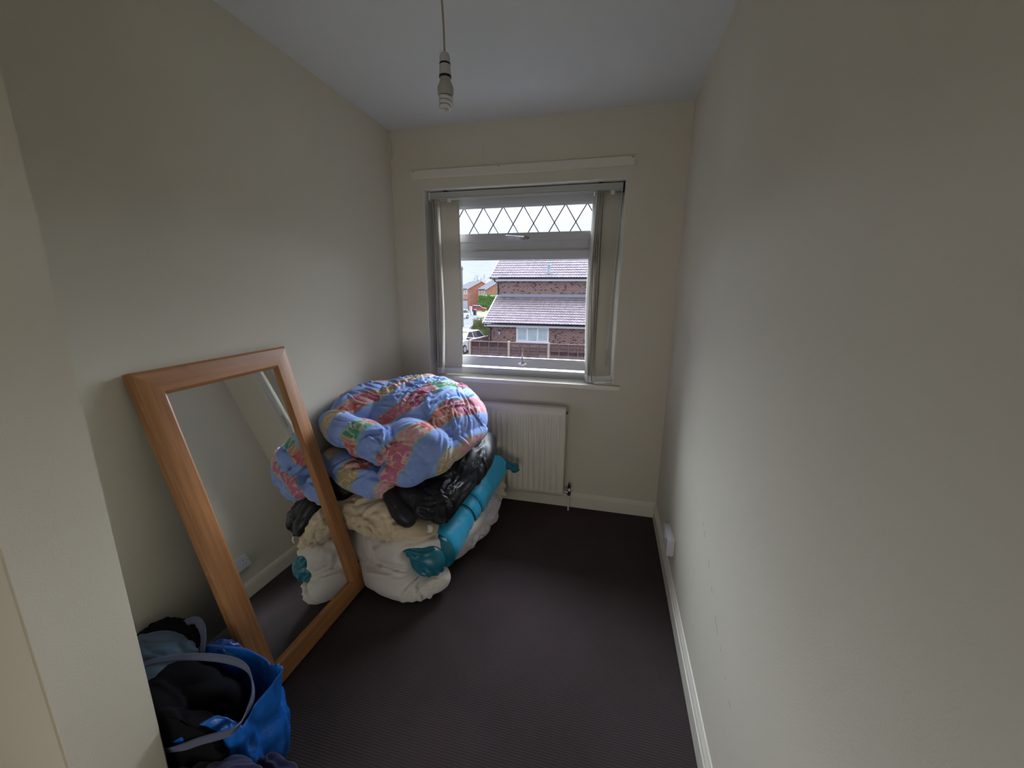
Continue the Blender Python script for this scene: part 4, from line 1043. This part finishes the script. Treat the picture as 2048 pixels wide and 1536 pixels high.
slat_panel((-5.12, 15.64), (-4.86, 17.66), sf, FT+.02, FB, seed=9)
cap = M('pale_capping_rail', (.36, .34, .35), .8).m
o = MB().tube([(-5.12, 15.64, FT+.05), (-4.86, 17.66, FT+.05)], .025, 4).build('capping_rail', cap); shift(sf, o)
rl = empty('white_railing', (-7.0, 21.0, GZ), 'low white rail barrier between the drive and the dark hedge', 'railing')
for z in (-1.28, -1.48):
    o = MB().box(-8.6, -5.4, 21.0, 21.04, z, z+.03).build('rail', white_pvc); shift(rl, o)
for x in (-8.5, -5.6):
    o = MB().box(x-.04, x+.04, 20.98, 21.06, GZ, -1.22).build('post', white_pvc); shift(rl, o)
o = MB().box(-7.3, -5.2, 21.3, 21.4, GZ, -1.32).build('boundary_board', fence_wood); tag(o, 'dark timber boards behind the white railing', 'boards')

# ---- hedges
def hedge(name, x0, x1, y0, y1, z1, col, label, seed, leaf=.05, nl=2500):
    m = M(name+'_foliage', col, .9, .1); m.vary(3, .35, 6); mt = m.m
    root = empty(name, ((x0+x1)/2, (y0+y1)/2, GZ), label, 'hedge')
    bm = bmesh.new(); bmesh.ops.create_cube(bm, size=1); bmesh.ops.subdivide_edges(bm, edges=bm.edges, cuts=14, use_grid_fill=True)
    s = min(x1-x0, z1-GZ)
    for v in bm.verts:
        p = Vector((x0+(v.co.x+.5)*(x1-x0), y0+(v.co.y+.5)*(y1-y0), GZ+(v.co.z+.5)*(z1-GZ)))
        c = Vector(((x0+x1)/2, (y0+y1)/2, (z1+GZ)/2)); k = (abs(v.co.x)*abs(v.co.z)*4)**2*.10+(abs(v.co.y)*abs(v.co.z)*4)**2*.08
        p = p.lerp(c, k); nn = noise.noise_vector(p*1.6/s*2+Vector((seed, 0, 0)))*s*.10+noise.noise_vector(p*6/s+Vector((0, seed, 0)))*s*.05
        p += nn; p.z = max(p.z, GZ) if v.co.z > -.49 else GZ; v.co = p
    me = bpy.data.meshes.new('foliage'); bm.to_mesh(me); bm.free(); o = link('foliage', me, mt, None, True); shift(root, o)
    rnd = random.Random(seed); mb = MB(); fcs = list(o.data.polygons); off = root.location
    for i in range(nl):
        f = rnd.choice(fcs); p = Vector(f.center)+Vector([rnd.uniform(-1, 1)*s*.06 for _ in range(3)])
        a = Vector([rnd.uniform(-1, 1) for _ in range(3)]).normalized(); b = a.cross(Vector([rnd.uniform(-1, 1) for _ in range(3)])).normalized()
        q = leaf*rnd.uniform(.6, 1.4); mb.add([p-a*q, p+b*q*.5, p+a*q, p-b*q*.5], [(0, 1, 2, 3)])
    me = bpy.data.meshes.new('leaves'); me.from_pydata(mb.v, [], mb.f); lo = link('leaves', me, mt, root); lo['kind'] = 'stuff'
hedge('dark_hedge', -8.97, -6.3, 26.7, 28.0, -.45, (.11, .12, .055), 'dark olive hedge beside the lean-to corner, behind the white railing', 3, .06, 3000)
hedge('green_hedge', -32.0, -25.0, 96, 99, 1.25, (.11, .18, .06), 'tall bright green hedge behind the parked red car', 5, .16, 2500)

# ---- far houses
def far_house(corner, yaw, wg, wl, eave, apex, label, porch):
    """gable end runs from the corner to the right, the long front wall to the left"""
    r = empty('brick_house', (corner[0], corner[1], GZ), label, 'house', 'orange brick houses across the road', math.radians(yaw))
    e_, a_ = eave-GZ, apex-GZ
    # local: x along the gable, y along the ridge (away), z up
    mb = MB(); mb.add([(0, 0, 0), (wg, 0, 0), (wg, 0, e_), (wg/2, 0, a_-.15), (0, 0, e_), (0, wl, 0), (wg, wl, 0), (wg, wl, e_), (wg/2, wl, a_-.15), (0, wl, e_)],
        [(0, 1, 2, 3, 4), (9, 8, 7, 6, 5), (0, 4, 9, 5), (1, 6, 7, 2)]).build('walls', brick2, r)
    for s in (0, 1):
        xe = -.35 if s == 0 else wg+.35; ze = e_-.1; vs = []
        for y in (-.35, wl+.3):
            vs += [(xe, y, ze), (wg/2, y, a_), (wg/2, y, a_+.10), (xe, y, ze+.12)]
        MB().add(vs, [(0, 1, 2, 3), (7, 6, 5, 4), (0, 4, 5, 1), (3, 2, 6, 7), (0, 3, 7, 4), (1, 5, 6, 2)]).build('roof_slope', far_tile, r)
        vs = []
        for y in (-.40, -.33): vs += [(xe, y, ze-.18), (wg/2, y, a_-.16), (wg/2, y, a_+.08), (xe, y, ze+.08)]
        MB().add(vs, [(0, 1, 2, 3), (7, 6, 5, 4), (0, 4, 5, 1), (3, 2, 6, 7), (0, 3, 7, 4), (1, 5, 6, 2)]).build('bargeboard', white_pvc, r)
    for k in range(3):
        y0 = .7+k*2.5
        if y0+1.5 > wl: break
        for z in (e_-1.7, 1.0):
            w = ringbox(MB(), 0, 1.5, z, z+1.3, .12, 0, .08)
            vs = [(-.06+v[1]*.5, y0+v[0], v[2]) for v in w.v]; o = MB().add(vs, w.f).build('window', white_pvc, r)
            MB().box(-.03, -.01, y0+.1, y0+1.4, z+.1, z+1.2).build('pane', glass_far, o)
            MB().box(-.05, .0, y0+.72, y0+.78, z+.1, z+1.2).build('glazing_bar', white_pvc, o)
    if porch: MB().box(-1.4, 0, .4, wl-.5, 0, 2.3).build('porch', white_pvc, r); MB().box(-1.7, .1, .2, wl-.3, 2.3, 2.5).build('porch_roof', far_tile, r)
far_house((-39.5, 110), 35, 8.0, 13, 3.0, 5.2, 'orange brick house with a white porch, left of two gabled houses far down the street', True)
far_house((-32.1, 104), 35, 8.5, 7.4, 2.8, 5.4, 'orange brick house rising behind the green hedge, its gable next to the lean-to roof', False)

# ---- cars
def car(loc, rz, col, label, L=4.0, Wd=1.72, Hh=1.45):
    r = empty('car', (loc[0], loc[1], GZ), label, 'car', None, rz)
    paintm = M('car_paint', col, .25, .5).m; dk = M('car_dark_glass', (.03, .035, .045), .08, .6).m; ty = M('tyre_rubber', (.02, .02, .02), .8).m
    body = [(-L/2, .32), (-L/2, .62), (-L/2+.05, .80), (-L/2+.85, .93), (L/2-.35, .95), (L/2-.06, .85), (L/2, .55), (L/2, .30), (L/2-.3, .22), (-L/2+.3, .22)]
    mb = MB(); vs = []; n = len(body)
    for y, ins in ((-Wd/2, 0), (Wd/2, 0)): vs += [(x, y, z) for x, z in body]
    mb.add(vs, [(i, (i+1) % n, (i+1) % n+n, i+n) for i in range(n)]+[tuple(range(n))[::-1], tuple(range(n, 2*n))])
    b = auto(mb.build('body', paintm, r, bevel=.04), 40)
    gh = [(-L/2+.95, .92), (-L/2+1.60, Hh-.06), (L/2-.95, Hh-.04), (L/2-.30, .93)]; vs = []
    for s in (-1, 1): vs += [(x, s*(Wd/2-.05-(.14 if z > 1 else 0)), z) for x, z in gh]
    MB().add(vs, [(0, 1, 2, 3), (7, 6, 5, 4), (0, 4, 5, 1), (2, 6, 7, 3), (1, 5, 6, 2), (0, 3, 7, 4)]).build('windows', dk, r)
    MB().box(-L/2+1.58, L/2-.93, -Wd/2+.17, Wd/2-.17, Hh-.07, Hh).build('roof', paintm, r, bevel=.03)
    for s in (-1, 1):
        for (xa, za), (xb, zb) in ((gh[0], gh[1]), (gh[2], gh[3]), ((.1, .94), (.06, Hh-.05))):
            MB().tube([(xa, s*(Wd/2-.05), za), (xb, s*(Wd/2-.05-(.14 if zb > 1 else 0)), zb)] if zb > za else [(xa, s*(Wd/2-.19), za), (xb, s*(Wd/2-.05), zb)], .035, 6).build('pillar', paintm, r)
        for x in (-L/2+.75, L/2-.75):
            w = MB().lathe([(.30, -.10), (.32, -.08), (.32, .08), (.30, .10)], (x, s*(Wd/2-.08), .32), 18, 'Y').build('wheel', ty, r)
            MB().lathe([(.19, -.012), (.17, .012)], (x, s*(Wd/2+.025), .32), 14, 'Y').build('hub_cap', M('hub_grey', (.35, .35, .36), .3).m, w)
        MB().box(-L/2-.01, -L/2+.12, s*.62-.16, s*.62+.16, .60, .74).build('headlight', M('headlight_clear', (.5, .5, .52), .15).m, r, bevel=.02)
        MB().box(L/2-.1, L/2+.01, s*.66-.12, s*.66+.12, .62, .80).build('tail_light', M('tail_light_red', (.35, .02, .02), .3).m, r, bevel=.02)
    MB().box(-L/2-.03, -L/2+.1, -.45, .45, .36, .50).build('grille', gutter_m, r)
    MB().box(-L/2-.04, -L/2, -.26, .26, .40, .50).build('number_plate', white_pvc, r)
car((-29.2, 88), math.radians(180+14), (.42, .05, .08), 'small red car parked in front of the green hedge', 4.3)
car((-8.75, 24.3), math.radians(80), (.55, .57, .60), 'white car parked closest to the house, seen beside the fence end', 4.1)
car((-23.2, 60.5), math.radians(70), (.52, .54, .56), 'white car parked further up the road, level with the lawn', 4.1)
# ---- bins, pole with wires, trees
for i, (x, y, c, l) in enumerate(((-24.3, 72.0, (.045, .05, .055), 'dark wheeled bin standing by the lawn edge'), (-25.4, 72.6, (.5, .52, .55), 'white gate pillar box beside the dark wheeled bin'))):
    r = empty('wheeled_bin' if i == 0 else 'gate_pillar', (x, y, GZ), l, 'bin' if i == 0 else 'pillar'); mt = M('bin_plastic' if i == 0 else 'pillar_paint', c, .5).m
    if i == 0:
        MB().add([(x_*(.24 if z < .5 else .30), y_*(.26 if z < .5 else .34), z) for z in (.05, 1.0) for x_, y_ in ((-1, -1), (1, -1), (1, 1), (-1, 1))], [(3, 2, 1, 0), (4, 5, 6, 7), (0, 1, 5, 4), (1, 2, 6, 5), (2, 3, 7, 6), (3, 0, 4, 7)]).build('bin_body', mt, r)
        MB().box(-.32, .32, -.36, .38, 1.0, 1.07).build('lid', mt, r, bevel=.01)
        for s in (-1, 1): MB().lathe([(.09, -.03), (.09, .03)], (s*.22, .30, .09), 10, 'X').build('wheel', gutter_m, r)
    else:
        MB().box(-.2, .2, -.2, .2, 0, 1.5).build('shaft', mt, r, bevel=.01); MB().box(-.26, .26, -.26, .26, 1.5, 1.6).build('coping', mt, r, bevel=.01)
pl = empty('telegraph_pole', (-16.6, 45, GZ), 'tall grey telegraph pole with thin wires leading away to the right', 'pole')
polem = M('weathered_pole_wood', (.17, .16, .17), .9).m
for bm_, nm in ((MB().tube([(-16.6, 45, GZ), (-16.6, 45, 4.6)], [.11, .075], 10), 'shaft'), (MB().lathe([(.10, 4.25), (.16, 4.3), (.16, 4.5), (.06, 4.7)], (-16.6, 45, 0), 10), 'terminal_box')):
    o = bm_.build(nm, polem); shift(pl, o)
wire = M('grey_wire', (.30, .33, .36), .7).m
for k, (tx, ty_, tz) in enumerate(((-5.2, 24, 4.5), (2, 30, 4.2), (-30, 100, 5.2), (-9.0, 40, 3.9))):
    a = Vector((-16.6, 45, 4.35)); b = Vector((tx, ty_, tz)); pts = []
    for i in range(13): t = i/12; p = a.lerp(b, t); p.z -= .5*math.sin(PI*t); pts.append(p)
    o = MB().tube(pts, .010, 4).build('wire', wire); shift(pl, o)
def tree(x, y, h, seed, label):
    rnd = random.Random(seed); r = empty('bare_tree', (x, y, GZ), label, 'tree', 'bare trees beyond the far houses'); mb = MB()
    def br(p, d, L, rad, dep, m):
        q = p+d*L; m.tube([p, (p+q)/2+Vector([rnd.uniform(-.04, .04)*L for _ in range(3)]), q], [rad, rad*.85, rad*.7], 5)
        if dep == 0: return
        for _ in range(3 if dep > 1 else 4):
            nd = (d+Vector((rnd.uniform(-.75, .75), rnd.uniform(-.75, .75), rnd.uniform(-.1, .5)))).normalized(); br(q, nd, L*rnd.uniform(.6, .8), rad*.6, dep-1, tw if dep < 4 else m)
    tw = MB(); br(Vector((0, 0, 0)), Vector((0, 0, 1)), h*.33, h*.022, 4, mb)
    bark = M('winter_bark', (.30, .29, .31), .9).m
    mb.build('trunk', bark, r); o = tw.build('twigs', bark, r); o['kind'] = 'stuff'
tree(-48.5, 128, 9.8, 1, 'bare winter tree above the roof with the white porch'); tree(-45.6, 141, 11.8, 2, 'bare winter tree above the gap between the two gabled houses')
tree(-36.0, 152, 10.6, 4, 'faint bare tree just right of the tallest bare tree, near the lean-to house')
